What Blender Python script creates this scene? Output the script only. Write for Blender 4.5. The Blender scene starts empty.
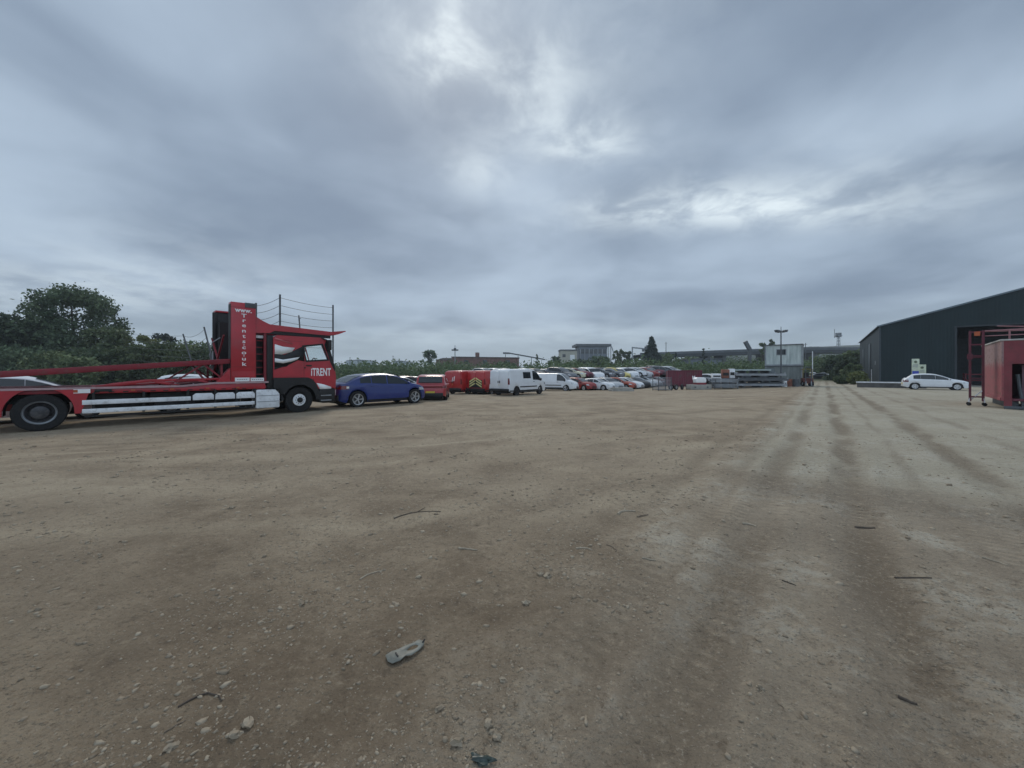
import bpy, bmesh, math, random
import numpy as np
from mathutils import Vector, Matrix, noise

random.seed(7)
HAZE = .0005
RNG = np.random.default_rng(11)
SC = bpy.context.scene
COL = SC.collection
R = math.radians
F, CX, HY, H = 385.0, 512.0, 372.0, 1.6      # focal length in pixels, centre column, horizon row, eye height


def smooth(a, b, x):
    t = min(1.0, max(0.0, (x - a) / (b - a)))
    return t * t * (3 - 2 * t)


def base_z(x, y):
    return -0.65 * smooth(18, 55, y) * (1 - 0.85 * smooth(12, 34, x))


PHI = R(51)
CU, SU = math.cos(PHI), math.sin(PHI)


def ground_z(x, y):
    r = math.hypot(x, y)
    z = base_z(x, y)
    if r < 60:
        f = 1 - smooth(25, 60, r)
        u, v = x * CU + y * SU, x * SU - y * CU
        z += f * 0.030 * noise.noise((x * .35, y * .35, 3.1))
        z += f * 0.014 * noise.noise((x * 1.1, y * 1.1, 7.7))
        if r < 16:
            g = 1 - smooth(8, 16, r)
            z += g * 0.008 * noise.noise((x * 3.1, y * 3.1, 1.7))
            z += g * 0.004 * noise.noise((x * 9, y * 9, 4.7))
        for vc, wd, dp in ((.35, .17, .026), (1.92, .2, .022), (-.55, .17, .020), (-.98, .12, .012), (-1.7, .2, .014)):
            vv = v - vc - .12 * noise.noise((u * .22, vc, 0))
            z -= f * dp * (math.exp(-(vv / wd) ** 2) - .45 * math.exp(-((abs(vv) - 1.7 * wd) / (.5 * wd)) ** 2))
    return z


def at(px, d):
    return ((px - CX) / F * d, d)


def zz(py, d):
    return H - (py - HY) * d / F


def G(px, py):
    d = H * F / (py - HY)
    x, y = at(px, d)
    return x, y, ground_z(x, y)


def lin(r, g, b):
    f = lambda c: (c / 255 / 12.92) if c / 255 <= .04045 else ((c / 255 + .055) / 1.055) ** 2.4
    return (f(r), f(g), f(b))


# ------------------------------------------------------------------ materials
class NT:
    def __init__(s, tree):
        s.t = tree

    def n(s, kind, **kw):
        nd = s.t.nodes.new(kind)
        for k, v in kw.items():
            setattr(nd, k, v)
        return nd

    def put(s, sock, val):
        if val is None:
            return
        if isinstance(val, bpy.types.NodeSocket):
            s.t.links.new(val, sock)
        else:
            if isinstance(val, (tuple, list)) and sock.type == 'RGBA' and len(val) == 3:
                val = (*val, 1)
            sock.default_value = val

    def m(s, op, a, b=None, c=None, clamp=False):
        nd = s.n('ShaderNodeMath', operation=op, use_clamp=clamp)
        s.put(nd.inputs[0], a); s.put(nd.inputs[1], b); s.put(nd.inputs[2], c)
        return nd.outputs[0]

    def vm(s, op, a, b=None):
        nd = s.n('ShaderNodeVectorMath', operation=op)
        s.put(nd.inputs[0], a); s.put(nd.inputs[1], b)
        return nd.outputs['Value'] if op in ('DOT_PRODUCT', 'LENGTH', 'DISTANCE') else nd.outputs[0]

    def mix(s, f, a, b, blend='MIX'):
        nd = s.n('ShaderNodeMix', data_type='RGBA', blend_type=blend)
        s.put(nd.inputs[0], f); s.put(nd.inputs[6], a); s.put(nd.inputs[7], b)
        return nd.outputs[2]

    def noise(s, vec, scale, detail=4, rough=.5, dist=0.0):
        nd = s.n('ShaderNodeTexNoise')
        s.put(nd.inputs['Vector'], vec)
        nd.inputs['Scale'].default_value = scale
        nd.inputs['Detail'].default_value = detail
        nd.inputs['Roughness'].default_value = rough
        nd.inputs['Distortion'].default_value = dist
        return nd.outputs[0]

    def ramp(s, f, a, b):
        nd = s.n('ShaderNodeMapRange', interpolation_type='SMOOTHSTEP')
        s.put(nd.inputs[0], f)
        nd.inputs[1].default_value = a; nd.inputs[2].default_value = b
        return nd.outputs[0]

    def xyz(s, vec):
        nd = s.n('ShaderNodeSeparateXYZ'); s.put(nd.inputs[0], vec)
        return nd.outputs

    def comb(s, x, y, z):
        nd = s.n('ShaderNodeCombineXYZ')
        s.put(nd.inputs[0], x); s.put(nd.inputs[1], y); s.put(nd.inputs[2], z)
        return nd.outputs[0]

    def bump(s, h, dist, strength=1.0, normal=None):
        nd = s.n('ShaderNodeBump')
        s.put(nd.inputs['Height'], h)
        nd.inputs['Distance'].default_value = dist
        nd.inputs['Strength'].default_value = strength
        s.put(nd.inputs['Normal'], normal)
        return nd.outputs[0]


def new_mat(name):
    m = bpy.data.materials.new(name)
    m.use_nodes = True
    nt = NT(m.node_tree)
    p = m.node_tree.nodes['Principled BSDF']
    return m, nt, p


def surf(name, rgb, rough=.6, metal=0.0, var=.18, scale=3.0, dirt=None, dirt_amt=.3, coat=0.0, bump=0.0, bscale=40):
    """Plain material: base colour broken up by two noises, a little dirt, uneven gloss."""
    m, nt, p = new_mat(name)
    co = nt.n('ShaderNodeTexCoord').outputs['Object']
    a = nt.noise(co, scale, 5, .6)
    lo = tuple(c * (1 - var) for c in rgb); hi = tuple(min(1, c * (1 + var)) for c in rgb)
    c = nt.mix(nt.ramp(a, .3, .7), lo, hi)
    if dirt:
        b = nt.noise(co, scale * 2.7, 6, .7)
        c = nt.mix(nt.m('MULTIPLY', nt.ramp(b, .48, .75), dirt_amt), c, dirt)
    nt.put(p.inputs['Base Color'], c)
    nt.put(p.inputs['Roughness'], nt.m('ADD', nt.m('MULTIPLY', a, .25), max(0.03, rough - .12)))
    p.inputs['Metallic'].default_value = metal
    if coat:
        p.inputs['Coat Weight'].default_value = coat
        p.inputs['Coat Roughness'].default_value = .08
    if bump:
        nt.put(p.inputs['Normal'], nt.bump(nt.noise(co, bscale, 4), bump))
    return m


DUST = (.27, .24, .19)
_pc = {}
_dc = {}


def dull_paint(rgb):
    if rgb not in _dc:
        _dc[rgb] = surf('dusty_paint', rgb, .5, 0, .12, 1.1, DUST, .38, coat=.15)
    return _dc[rgb]



def paint(rgb, rough=.35):
    key = (tuple(round(c, 3) for c in rgb), rough)
    if key not in _pc:
        _pc[key] = surf('paint', rgb, rough, 0, .05, 1.3, DUST, .05, coat=.55)
    return _pc[key]


M = {}
M['black'] = surf('black_plastic', (.010, .010, .011), .6, 0, .3, 4, DUST, .05)
M['tyre'] = surf('tyre_rubber', (.010, .010, .011), .85, 0, .3, 6, DUST, .09)
M['rim'] = surf('alloy', (.5, .51, .52), .35, .7, .1, 5, (.12, .1, .09), .3)
M['rimdark'] = surf('dark_steel', (.06, .06, .065), .5, .4, .3, 6, DUST, .3)
M['alu'] = surf('pale_aluminium', (.74, .76, .78), .45, .0, .10, 3, (.22, .20, .17), .5)
M['white'] = surf('white_film', (.84, .85, .85), .45, 0, .05, 2, DUST, .15)
M['red_truck'] = surf('red_truck_paint', (.40, .014, .026), .4, 0, .14, 1.2, (.18, .05, .05), .3, coat=.35)
M['darkred'] = surf('worn_red_steel', (.21, .013, .024), .55, 0, .2, 2, (.12, .07, .06), .4)
M['maroon'] = surf('maroon_steel', (.12, .018, .035), .6, 0, .2, 1.2, (.16, .09, .08), .3)
M['steel'] = surf('galvanised_steel', (.27, .29, .31), .5, .3, .2, 2, (.14, .11, .09), .4)
M['darksteel'] = surf('weathered_steel', (.09, .1, .11), .6, .2, .25, 2, (.12, .08, .06), .4)
M['concrete'] = surf('concrete', (.33, .32, .29), .9, 0, .18, 1.5, (.18, .16, .13), .5, bump=.01)
M['brick'] = surf('red_brown_brick', (.17, .085, .065), .9, 0, .25, .6, (.09, .07, .06), .4)
M['cream'] = surf('cream_render', (.42, .40, .33), .9, 0, .08, .4)
M['greyclad'] = surf('grey_cladding', (.14, .16, .19), .6, 0, .15, .2)
M['wood'] = surf('weathered_wood', (.20, .155, .11), .9, 0, .3, 30, (.07, .055, .04), .5)
M['darkwood'] = surf('dark_wood', (.085, .066, .05), .9, 0, .35, 30)
M['palewood'] = surf('pale_wood', (.33, .28, .21), .9, 0, .2, 30)
M['orange'] = surf('orange_plastic', (.45, .1, .03), .5)
M['rust'] = surf('rusty_orange', (.22, .085, .055), .8, 0, .3, 3, DUST, .3)
M['yellow'] = surf('yellow_paint', (.62, .5, .06), .5, 0, .1, 2, DUST, .2)
M['cabin'] = surf('pale_green_grey_steel', (.36, .41, .40), .6, 0, .07, 1.0, (.2, .17, .13), .25)
M['bark'] = surf('bark', (.065, .05, .038), .95, 0, .35, 3, bump=.05, bscale=12)
M['blue_film'] = surf('blue_film', (.03, .06, .4), .5)
M['lamp_red'] = surf('red_lens', (.16, .008, .01), .2, coat=.6)
M['lamp_clear'] = surf('clear_lens', (.55, .58, .6), .15, .3, .1, 9, coat=.8)
M['plate'] = surf('yellow_plate', (.6, .45, .05), .5)
M['interior'] = surf('dark_interior', (.02, .022, .025), .8)


def glass_mat(name, tint, see):
    m, nt, p = new_mat(name)
    if not see:
        nt.put(p.inputs['Base Color'], tint)
        p.inputs['Roughness'].default_value = .04
        p.inputs['IOR'].default_value = 1.55
        return m
    tr = nt.n('ShaderNodeBsdfTransparent'); nt.put(tr.inputs[0], tint)
    gl = nt.n('ShaderNodeBsdfGlossy'); gl.inputs['Roughness'].default_value = .03
    lw = nt.n('ShaderNodeLayerWeight'); lw.inputs[0].default_value = .5
    fr = nt.m('ADD', nt.m('MULTIPLY', nt.m('POWER', lw.outputs['Facing'], 4.0), .35), .04)
    mx = nt.n('ShaderNodeMixShader')
    nt.put(mx.inputs[0], fr); nt.put(mx.inputs[1], tr.outputs[0]); nt.put(mx.inputs[2], gl.outputs[0])
    nt.put(m.node_tree.nodes['Material Output'].inputs[0], mx.outputs[0])
    return m


M['glass'] = glass_mat('tinted_glass', (.02, .026, .03), False)
M['clearglass'] = glass_mat('clear_glass', (.93, .97, .97), True)


def foliage(name, dark, light, trans=.25):
    m, nt, p = new_mat(name)
    geo = nt.n('ShaderNodeNewGeometry')
    oi = nt.n('ShaderNodeObjectInfo')
    co = nt.n('ShaderNodeTexCoord').outputs['Object']
    a = nt.ramp(nt.noise(co, .45, 3), .35, .65)
    b = geo.outputs['Random Per Island']
    f = nt.m('ADD', nt.m('MULTIPLY', a, .5), nt.m('MULTIPLY', b, .5))
    c = nt.mix(f, dark, light)
    hs = nt.n('ShaderNodeHueSaturation')
    nt.put(hs.inputs['Value'], nt.m('ADD', nt.m('MULTIPLY', oi.outputs['Random'], .5), .75))
    nt.put(hs.inputs['Color'], c)
    c = hs.outputs[0]
    nt.put(p.inputs['Base Color'], c)
    p.inputs['Roughness'].default_value = .7
    p.inputs['Specular IOR Level'].default_value = .2
    tr = nt.n('ShaderNodeBsdfTranslucent'); nt.put(tr.inputs[0], c)
    mx = nt.n('ShaderNodeMixShader'); mx.inputs[0].default_value = trans
    nt.put(mx.inputs[1], p.outputs[0]); nt.put(mx.inputs[2], tr.outputs[0])
    nt.put(m.node_tree.nodes['Material Output'].inputs[0], mx.outputs[0])
    return m


M['leaf_dark'] = foliage('dark_leaves', (.040, .066, .042), (.140, .185, .105))
M['leaf_mid'] = foliage('mid_leaves', (.055, .085, .044), (.185, .225, .115))
M['leaf_pale'] = foliage('pale_leaves', (.105, .135, .055), (.225, .240, .105))
M['needle'] = foliage('needles', (.024, .038, .030), (.055, .075, .052), .1)


# ------------------------------------------------------------------ mesh builder
class MB:
    def __init__(s):
        s.V = []; s.F = []; s.mi = []; s.cur = 0

    def add(s, vs, fs):
        o = len(s.V)
        s.V += [tuple(v) for v in vs]
        for f in fs:
            s.F.append([i + o for i in f]); s.mi.append(s.cur)
        return s

    def box(s, x0, x1, y0, y1, z0, z1):
        v = [(x, y, z) for z in (z0, z1) for y in (y0, y1) for x in (x0, x1)]
        return s.add(v, [(0, 2, 3, 1), (4, 5, 7, 6), (0, 1, 5, 4), (2, 6, 7, 3), (0, 4, 6, 2), (1, 3, 7, 5)])

    def tube(s, pts, r, n=8, r1=None, cap=True):
        pts = [Vector(p) for p in pts]
        r1 = r if r1 is None else r1
        rings = []
        k = len(pts)
        for i, p in enumerate(pts):
            d = (pts[min(i + 1, k - 1)] - pts[max(i - 1, 0)]).normalized()
            up = Vector((0, 0, 1)) if abs(d.z) < .9 else Vector((1, 0, 0))
            a = d.cross(up).normalized(); b = d.cross(a)
            rr = r + (r1 - r) * i / max(1, k - 1)
            rings.append([p + a * math.cos(t) * rr + b * math.sin(t) * rr for t in [2 * math.pi * j / n for j in range(n)]])
        vs = [v for g in rings for v in g]
        fs = [(i * n + j, i * n + (j + 1) % n, (i + 1) * n + (j + 1) % n, (i + 1) * n + j) for i in range(k - 1) for j in range(n)]
        if cap:
            fs += [tuple(range(n)), tuple(range((k - 1) * n, k * n))]
        return s.add(vs, fs)

    def bar(s, p0, p1, w, h):
        """square bar from p0 to p1, w wide sideways, h tall"""
        p0, p1 = Vector(p0), Vector(p1)
        d = (p1 - p0).normalized()
        up = Vector((0, 0, 1)) if abs(d.z) < .95 else Vector((0, 1, 0))
        a = d.cross(up).normalized() * w / 2; b = d.cross(a).normalized() * h / 2
        vs = [q + sa * a + sb * b for q in (p0, p1) for sa, sb in ((-1, -1), (1, -1), (1, 1), (-1, 1))]
        return s.add(vs, [(0, 1, 2, 3), (4, 5, 6, 7)] + [(i, (i + 1) % 4, 4 + (i + 1) % 4, 4 + i) for i in range(4)])

    def prism(s, poly, y0, y1):
        """polygon in (x, z) given thickness along y"""
        n = len(poly)
        vs = [(x, y0, z) for x, z in poly] + [(x, y1, z) for x, z in poly]
        return s.add(vs, [tuple(range(n)), tuple(range(n, 2 * n))] + [(i, (i + 1) % n, n + (i + 1) % n, n + i) for i in range(n)])

    def slab(s, poly, z0, z1):
        n = len(poly)
        vs = [(x, y, z0) for x, y in poly] + [(x, y, z1) for x, y in poly]
        return s.add(vs, [tuple(range(n)), tuple(range(n, 2 * n))] + [(i, (i + 1) % n, n + (i + 1) % n, n + i) for i in range(n)])

    def lathe(s, prof, c, n=24):
        """profile of (radius, offset along y) spun round the y axis at c"""
        k = len(prof)
        vs = [(c[0] + r * math.cos(2 * math.pi * j / n), c[1] + o, c[2] + r * math.sin(2 * math.pi * j / n)) for r, o in prof for j in range(n)]
        fs = [(i * n + j, i * n + (j + 1) % n, (i + 1) * n + (j + 1) % n, (i + 1) * n + j) for i in range(k - 1) for j in range(n)]
        return s.add(vs, fs)

    def grid(s, rows):
        n = len(rows[0])
        return s.add([p for r in rows for p in r],
                     [(i * n + j, i * n + j + 1, (i + 1) * n + j + 1, (i + 1) * n + j) for i in range(len(rows) - 1) for j in range(n - 1)])

    def blob(s, c, rad, seed=0, sub=2, amp=.25):
        bm = bmesh.new()
        bmesh.ops.create_icosphere(bm, subdivisions=sub, radius=1)
        vs = []
        for v in bm.verts:
            k = 1 + amp * noise.noise(v.co * 1.4 + Vector((seed * 3.7, seed, 0))) + amp * .5 * noise.noise(v.co * 3 + Vector((seed, 0, seed)))
            vs.append((c[0] + v.co.x * rad[0] * k, c[1] + v.co.y * rad[1] * k, c[2] + v.co.z * rad[2] * k))
        fs = [[v.index for v in f.verts] for f in bm.faces]
        bm.free()
        return s.add(vs, fs)

    def build(s, name, mat, parent=None, bevel=0.0, ang=35, loc=None, rz=0.0):
        me = bpy.data.meshes.new(name)
        me.from_pydata(s.V, [], s.F)
        mats = mat if isinstance(mat, (list, tuple)) else [mat]
        for m in mats:
            me.materials.append(m)
        if len(mats) > 1:
            me.polygons.foreach_set('material_index', s.mi)
        bm = bmesh.new(); bm.from_mesh(me)
        bmesh.ops.recalc_face_normals(bm, faces=bm.faces)
        if bevel:
            ed = [e for e in bm.edges if len(e.link_faces) == 2 and e.calc_face_angle(0) > R(30)]
            bmesh.ops.bevel(bm, geom=ed, offset=bevel, segments=2, affect='EDGES', profile=.5, clamp_overlap=True)
        bm.to_mesh(me); bm.free()
        me.polygons.foreach_set('use_smooth', [True] * len(me.polygons))
        me.set_sharp_from_angle(angle=R(ang))
        o = bpy.data.objects.new(name, me)
        COL.objects.link(o)
        if parent:
            o.parent = parent
        if loc:
            o.location = loc
        o.rotation_euler[2] = rz
        return o


def tag(o, label=None, cat=None, group=None, kind=None):
    if label: o['label'] = label
    if cat: o['category'] = cat
    if group: o['group'] = group
    if kind: o['kind'] = kind
    return o


def thing(name, label, cat, loc=(0, 0, 0), rz=0.0, group=None):
    o = bpy.data.objects.new(name, None)
    COL.objects.link(o)
    o.location = loc; o.rotation_euler = (0, 0, rz)
    o.empty_display_size = .2
    return tag(o, label, cat, group)


def sub(name, parent, loc=(0, 0, 0)):
    o = bpy.data.objects.new(name, None)
    COL.objects.link(o); o.parent = parent; o.location = loc
    return o


def copy_tree(o, parent=None):
    c = o.copy(); COL.objects.link(c); c.parent = parent
    for ch in o.children:
        copy_tree(ch, c)
    return c


def text_mesh(name, body, size, mat, parent, loc, rot, align='CENTER', sx=1.0, thick=.004, bold=.0):
    cu = bpy.data.curves.new(name, 'FONT')
    cu.body = body; cu.size = size; cu.align_x = align; cu.align_y = 'CENTER'
    cu.space_character = 1.08; cu.extrude = thick; cu.offset = bold; cu.resolution_u = 3
    t = bpy.data.objects.new(name + '_source', cu)
    COL.objects.link(t)
    dg = bpy.context.evaluated_depsgraph_get(); dg.update()
    me = bpy.data.meshes.new_from_object(t.evaluated_get(dg))
    bpy.data.objects.remove(t); bpy.data.curves.remove(cu)
    me.materials.clear(); me.materials.append(mat)
    o = bpy.data.objects.new(name, me); COL.objects.link(o)
    o.parent = parent; o.location = loc; o.rotation_euler = rot; o.scale = (sx, 1, 1)
    return o


def pchip(pts):
    x = np.array([p[0] for p in pts], float); y = np.array([p[1] for p in pts], float)
    h = np.diff(x); d = np.diff(y) / h
    m = np.zeros(len(x)); m[0] = d[0]; m[-1] = d[-1]
    for i in range(1, len(x) - 1):
        if d[i - 1] * d[i] > 0:
            w1 = 2 * h[i] + h[i - 1]; w2 = h[i] + 2 * h[i - 1]
            m[i] = (w1 + w2) / (w1 / d[i - 1] + w2 / d[i])

    def f(q):
        q = min(max(q, x[0]), x[-1])
        i = min(int(np.searchsorted(x, q, 'right')) - 1, len(h) - 1)
        t = (q - x[i]) / h[i]
        return float((1 + 2 * t) * (1 - t) ** 2 * y[i] + t * (1 - t) ** 2 * h[i] * m[i] + t * t * (3 - 2 * t) * y[i + 1] + t * t * (t - 1) * h[i] * m[i + 1])
    return f
# ------------------------------------------------------------------ road vehicles
HATCH = dict(L=4.3, W=1.78, sill=.2, tum=.30,
    top=[(0, .50), (.03, .90), (.10, 1.02), (.22, 1.12), (.55, 1.40), (.95, 1.49), (1.5, 1.52), (2.0, 1.49), (2.4, 1.38), (3.25, 1.02), (3.85, .88), (4.12, .76), (4.26, .6), (4.3, .46)],
    belt=[(0, .45), (.1, .84), (.6, .98), (2, .94), (3.3, .88), (4.0, .76), (4.3, .42)],
    wh=(.78, 3.42), r=.315, ws=(2.3, 3.2), rw=(.2, .56), sw=[(.68, 1.15), (1.16, 2.08), (2.095, 3.06)], door=[(1.1, 2.1), (2.11, 3.12)],
    hl=(3.78, 4.22, .62, .76), tl=(.02, .36, .72, .95))
SALOON = dict(L=4.7, W=1.82, sill=.2, tum=.32,
    top=[(0, .5), (.04, .95), (.2, 1.04), (.7, 1.08), (1.3, 1.34), (1.8, 1.42), (2.3, 1.44), (2.7, 1.40), (3.0, 1.29), (3.6, 1.0), (4.25, .88), (4.52, .76), (4.66, .6), (4.7, .46)],
    belt=[(0, .45), (.1, .88), (.7, .97), (2.2, .94), (3.6, .88), (4.4, .76), (4.7, .42)],
    wh=(1.0, 3.75), r=.32, ws=(2.85, 3.55), rw=(.78, 1.32), sw=[(1.15, 1.65), (1.7, 2.45), (2.51, 3.38)], door=[(1.55, 2.47), (2.48, 3.5)],
    hl=(4.2, 4.62, .62, .76), tl=(.02, .36, .76, .95))
SUV = dict(L=4.5, W=1.86, sill=.26, tum=.24,
    top=[(0, .55), (.03, 1.02), (.1, 1.12), (.42, 1.52), (.6, 1.6), (1.2, 1.66), (1.9, 1.67), (2.5, 1.62), (2.8, 1.52), (3.4, 1.16), (4.05, 1.04), (4.32, .92), (4.46, .7), (4.5, .5)],
    belt=[(0, .5), (.08, 1.0), (.5, 1.08), (2, 1.06), (3.4, 1.02), (4.2, .92), (4.5, .46)],
    wh=(.85, 3.55), r=.36, ws=(2.68, 3.36), rw=(.12, .44), sw=[(.5, 1.15), (1.22, 2.1), (2.16, 3.12)], door=[(1.15, 2.12), (2.13, 3.2)],
    hl=(3.95, 4.42, .74, .92), tl=(.02, .34, .82, 1.0))
CROSS = dict(L=4.68, W=1.92, sill=.24, tum=.30,
    top=[(0, .6), (.03, 1.02), (.12, 1.10), (.34, 1.15), (.75, 1.34), (1.15, 1.48), (1.7, 1.55), (2.25, 1.565), (2.75, 1.51), (3.05, 1.42), (3.75, 1.08), (4.3, .94), (4.52, .82), (4.65, .62), (4.68, .48)],
    belt=[(0, .5), (.08, 1.0), (.6, 1.06), (1.2, 1.08), (2.2, 1.03), (3.7, .98), (4.4, .82), (4.68, .44)],
    wh=(.86, 3.85), r=.375, ws=(2.95, 3.7), rw=(.36, 1.1), sw=[(.98, 1.5), (1.55, 2.3), (2.36, 3.5)], door=[(1.38, 2.32), (2.33, 3.5)],
    hl=(4.1, 4.6, .7, .84), tl=(.02, .42, .84, 1.0))
VAN = dict(L=5.1, W=1.92, sill=.26, tum=.13, sh=.985,
    top=[(0, .5), (.015, 1.5), (.04, 1.86), (.14, 1.95), (.4, 1.98), (2, 1.99), (3.2, 1.97), (3.5, 1.88), (4.25, 1.24), (4.7, 1.08), (4.95, .9), (5.07, .68), (5.1, .5)],
    belt=[(0, .48), (.04, 1.1), (.4, 1.16), (3.4, 1.12), (4.3, 1.04), (4.9, .86), (5.1, .46)],
    wh=(.95, 4.0), r=.34, ws=(3.44, 4.2), rw=None, sw=[(3.0, 3.98)], door=[(2.9, 4.02)],
    hl=(4.6, 5.04, .78, 1.0), tl=(.0, .07, .85, 1.3))


def surf_fns(S):
    top, belt = pchip(S['top']), pchip(S['belt'])
    L, W = S['L'], S['W']
    if 'sh' in S:
        wl = [(0, .955), (.03, .98), (.2, 1), (L - 1.2, 1), (L - .6, .96), (L - .2, .86), (L - .04, .70), (L, .6)]
    else:
        wl = [(0, .70), (.04, .80), (.22, .92), (.7, .99), (1.1, 1), (L - 1.0, 1), (L - .5, .94), (L - .18, .82), (L - .04, .68), (L, .58)]
    wf = pchip(wl)
    sh = S.get('sh', .95)

    def sec(x):
        zr = top(x); zb = min(belt(x), zr - .03)
        return wf(x) * W / 2, zb, zr, sh
    return sec


def car_parts(S, root, mats, full=True, seed=0, wheels='spoke'):
    """root gets body, glass, wheels, lamps; x forward, origin on the ground under the middle"""
    L = S['L']; sec = surf_fns(S); r = S['r']; ra = r + .055; zc = r
    pm = mats['paint']
    xs = set(np.linspace(0, L, 40).tolist()) | {p[0] for p in S['top']}
    for w in S['wh']:
        for k in range(13):
            xs.add(w + ra * math.cos(math.pi * k / 12) * .999)
    xs = sorted(xs)
    xs = [x for i, x in enumerate(xs) if i == 0 or x - xs[i - 1] > .008]

    def bottom(x):
        z = S['sill'] + .10 * (smooth(.35, 0, x) if x < .35 else 0) + (.06 * smooth(L - .35, L, x))
        for w in S['wh']:
            if abs(x - w) < ra:
                z = max(z, zc + math.sqrt(ra * ra - (x - w) ** 2))
        return z

    def half(x):
        w, zb, zr, sh = sec(x)
        zs = min(bottom(x), zb - .05)
        e = min(.085, (zr - zb) * .45)
        y5 = w * sh - (zr - zb - e) * S['tum']
        y6 = max(.05, y5 - e * 1.25)
        return [(w * .955, zs), (w, zs + .22 * (zb - zs)), (w * 1.005, zs + .65 * (zb - zs)), (w * .99, zb - .04), (w * sh, zb), (y5, zr - e), (y6, zr - .018), (0, zr)], (w, zb, zr, e, y5, y6)
    m = MB()
    rows = []
    for x in xs:
        h, _ = half(x)
        rows.append([(x - L / 2, y, z) for y, z in h] + [(x - L / 2, -y, z) for y, z in h[-2::-1]])
    m.grid(rows)
    n = len(rows[0])
    m.add(rows[0], [tuple(range(n))]); m.add(rows[-1], [tuple(range(n))])
    body = m.build('body', pm, root, ang=32)
    if len(body.data.materials):
        body.material_slots[0].link = 'OBJECT'; body.material_slots[0].material = pm
    # dark floor between the wheels
    u = MB(); hw = S['W'] / 2 - .27
    u.box(-L / 2 + .12, L / 2 - .12, -hw, hw, .19, min(.72, sec(L - .15)[1] - .04))
    u.build('underbody', M['black'], root)

    def side_patch(mb, x0, x1, s, zlo, zhi, off=.006, k=7):
        lo, hi = [], []
        for i in range(k):
            x = x0 + (x1 - x0) * i / (k - 1)
            h, (w, zb, zr, e, y5, y6) = half(x)
            a = zlo(zb, zr, e) if callable(zlo) else zlo
            b = zhi(zb, zr, e) if callable(zhi) else zhi
            b = max(a + .004, b)

            def yy(z):
                if z >= zb:
                    return w * S.get('sh', .95) - (z - zb) * S['tum']
                return max(np.interp(z, [q[1] for q in h[:5]], [q[0] for q in h[:5]]), .1)
            mid = (a + b) / 2
            lo.append([(x - L / 2, s * (yy(z) + off), z) for z in (a, mid, b)])
        mb.grid(lo)

    g = MB()
    for x0, x1 in S['sw']:
        for s in (1, -1):
            side_patch(g, x0, x1, s, lambda zb, zr, e: zb + .03, lambda zb, zr, e: zr - e - .025)
    if full:
        for (x0, x1) in S['sw']:
            for s in (1, -1):
                q = MB(); side_patch(q, x0, x1, s, lambda zb, zr, e: zb + .03, lambda zb, zr, e: zr - e - .025)
                q.build('side_window', M['glass'], root)
    else:
        g.build('side_windows', M['glass'], root)

    def top_patch(mb, x0, x1, inset, off=.008, k=7):
        rows = []
        for i in range(k):
            x = x0 + (x1 - x0) * i / (k - 1)
            h, (w, zb, zr, e, y5, y6) = half(x)
            ym = y6 - inset
            rows.append([(x - L / 2, ym * t, zr - .018 * (ym * abs(t) / y6) + off) for t in (-1, -.5, 0, .5, 1)])
        mb.grid(rows)
    q = MB(); top_patch(q, S['ws'][0], S['ws'][1], -.03); q.build('windscreen', M['glass'], root)
    if S['rw']:
        q = MB(); top_patch(q, S['rw'][0], S['rw'][1], .0); q.build('rear_window', M['glass'], root)
    # wheels
    for wx in S['wh']:
        for s in (1, -1):
            yo = s * (S['W'] / 2 - .02)
            c = (wx - L / 2, yo, r)
            t = MB()
            tw = -s * .21
            ri = r * .68
            t.lathe([(ri, 0), (ri + .02, s * .006), (r - .03, s * .008), (r, -s * .03), (r, tw + s * .03), (r - .03, tw), (ri, tw)], (0, 0, 0), 28 if full else 14)
            rm = MB()
            rm.cur = 1
            rm.lathe([(.001, -s * .05), (ri, -s * .06)], (0, 0, 0), 28 if full else 14)
            rm.cur = 0
            rm.lathe([(ri - .03, -s * .012), (ri + .004, -s * .002), (ri + .004, -s * .06)], (0, 0, 0), 28 if full else 14)
            rm.lathe([(.001, -s * .004), (.05, -s * .006), (.065, -s * .05)], (0, 0, 0), 14)
            if full:
                for k in range(5):
                    a = 2 * math.pi * k / 5 + seed
                    for da in ((-.12, .12) if wheels == 'spoke' else (0,)):
                        p0 = (.04 * math.cos(a), -s * .018, .04 * math.sin(a)); p1 = ((ri - .01) * math.cos(a + da), -s * .012, (ri - .01) * math.sin(a + da))
                        rm.bar(p0, p1, .035, .02)
            else:
                rm.lathe([(.04, -s * .02), (ri * .8, -s * .015), (ri, -s * .03)], (0, 0, 0), 14)
            if full:
                wnode = sub('wheel', root, c)
                t.build('tyre', M['tyre'], wnode); rm.build('rim', [mats.get('rim', M['rim']), mats.get('rimback', M['rimdark'])], wnode)
            else:
                t.cur = 1
                for v, f, mi in ((rm.V, rm.F, rm.mi),):
                    o = len(t.V); t.V += v
                    for ff, k in zip(f, mi):
                        t.F.append([i + o for i in ff]); t.mi.append(1)
                wo = t.build('wheel', [M['tyre'], mats.get('rim', M['rim'])], root, loc=c)
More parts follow.
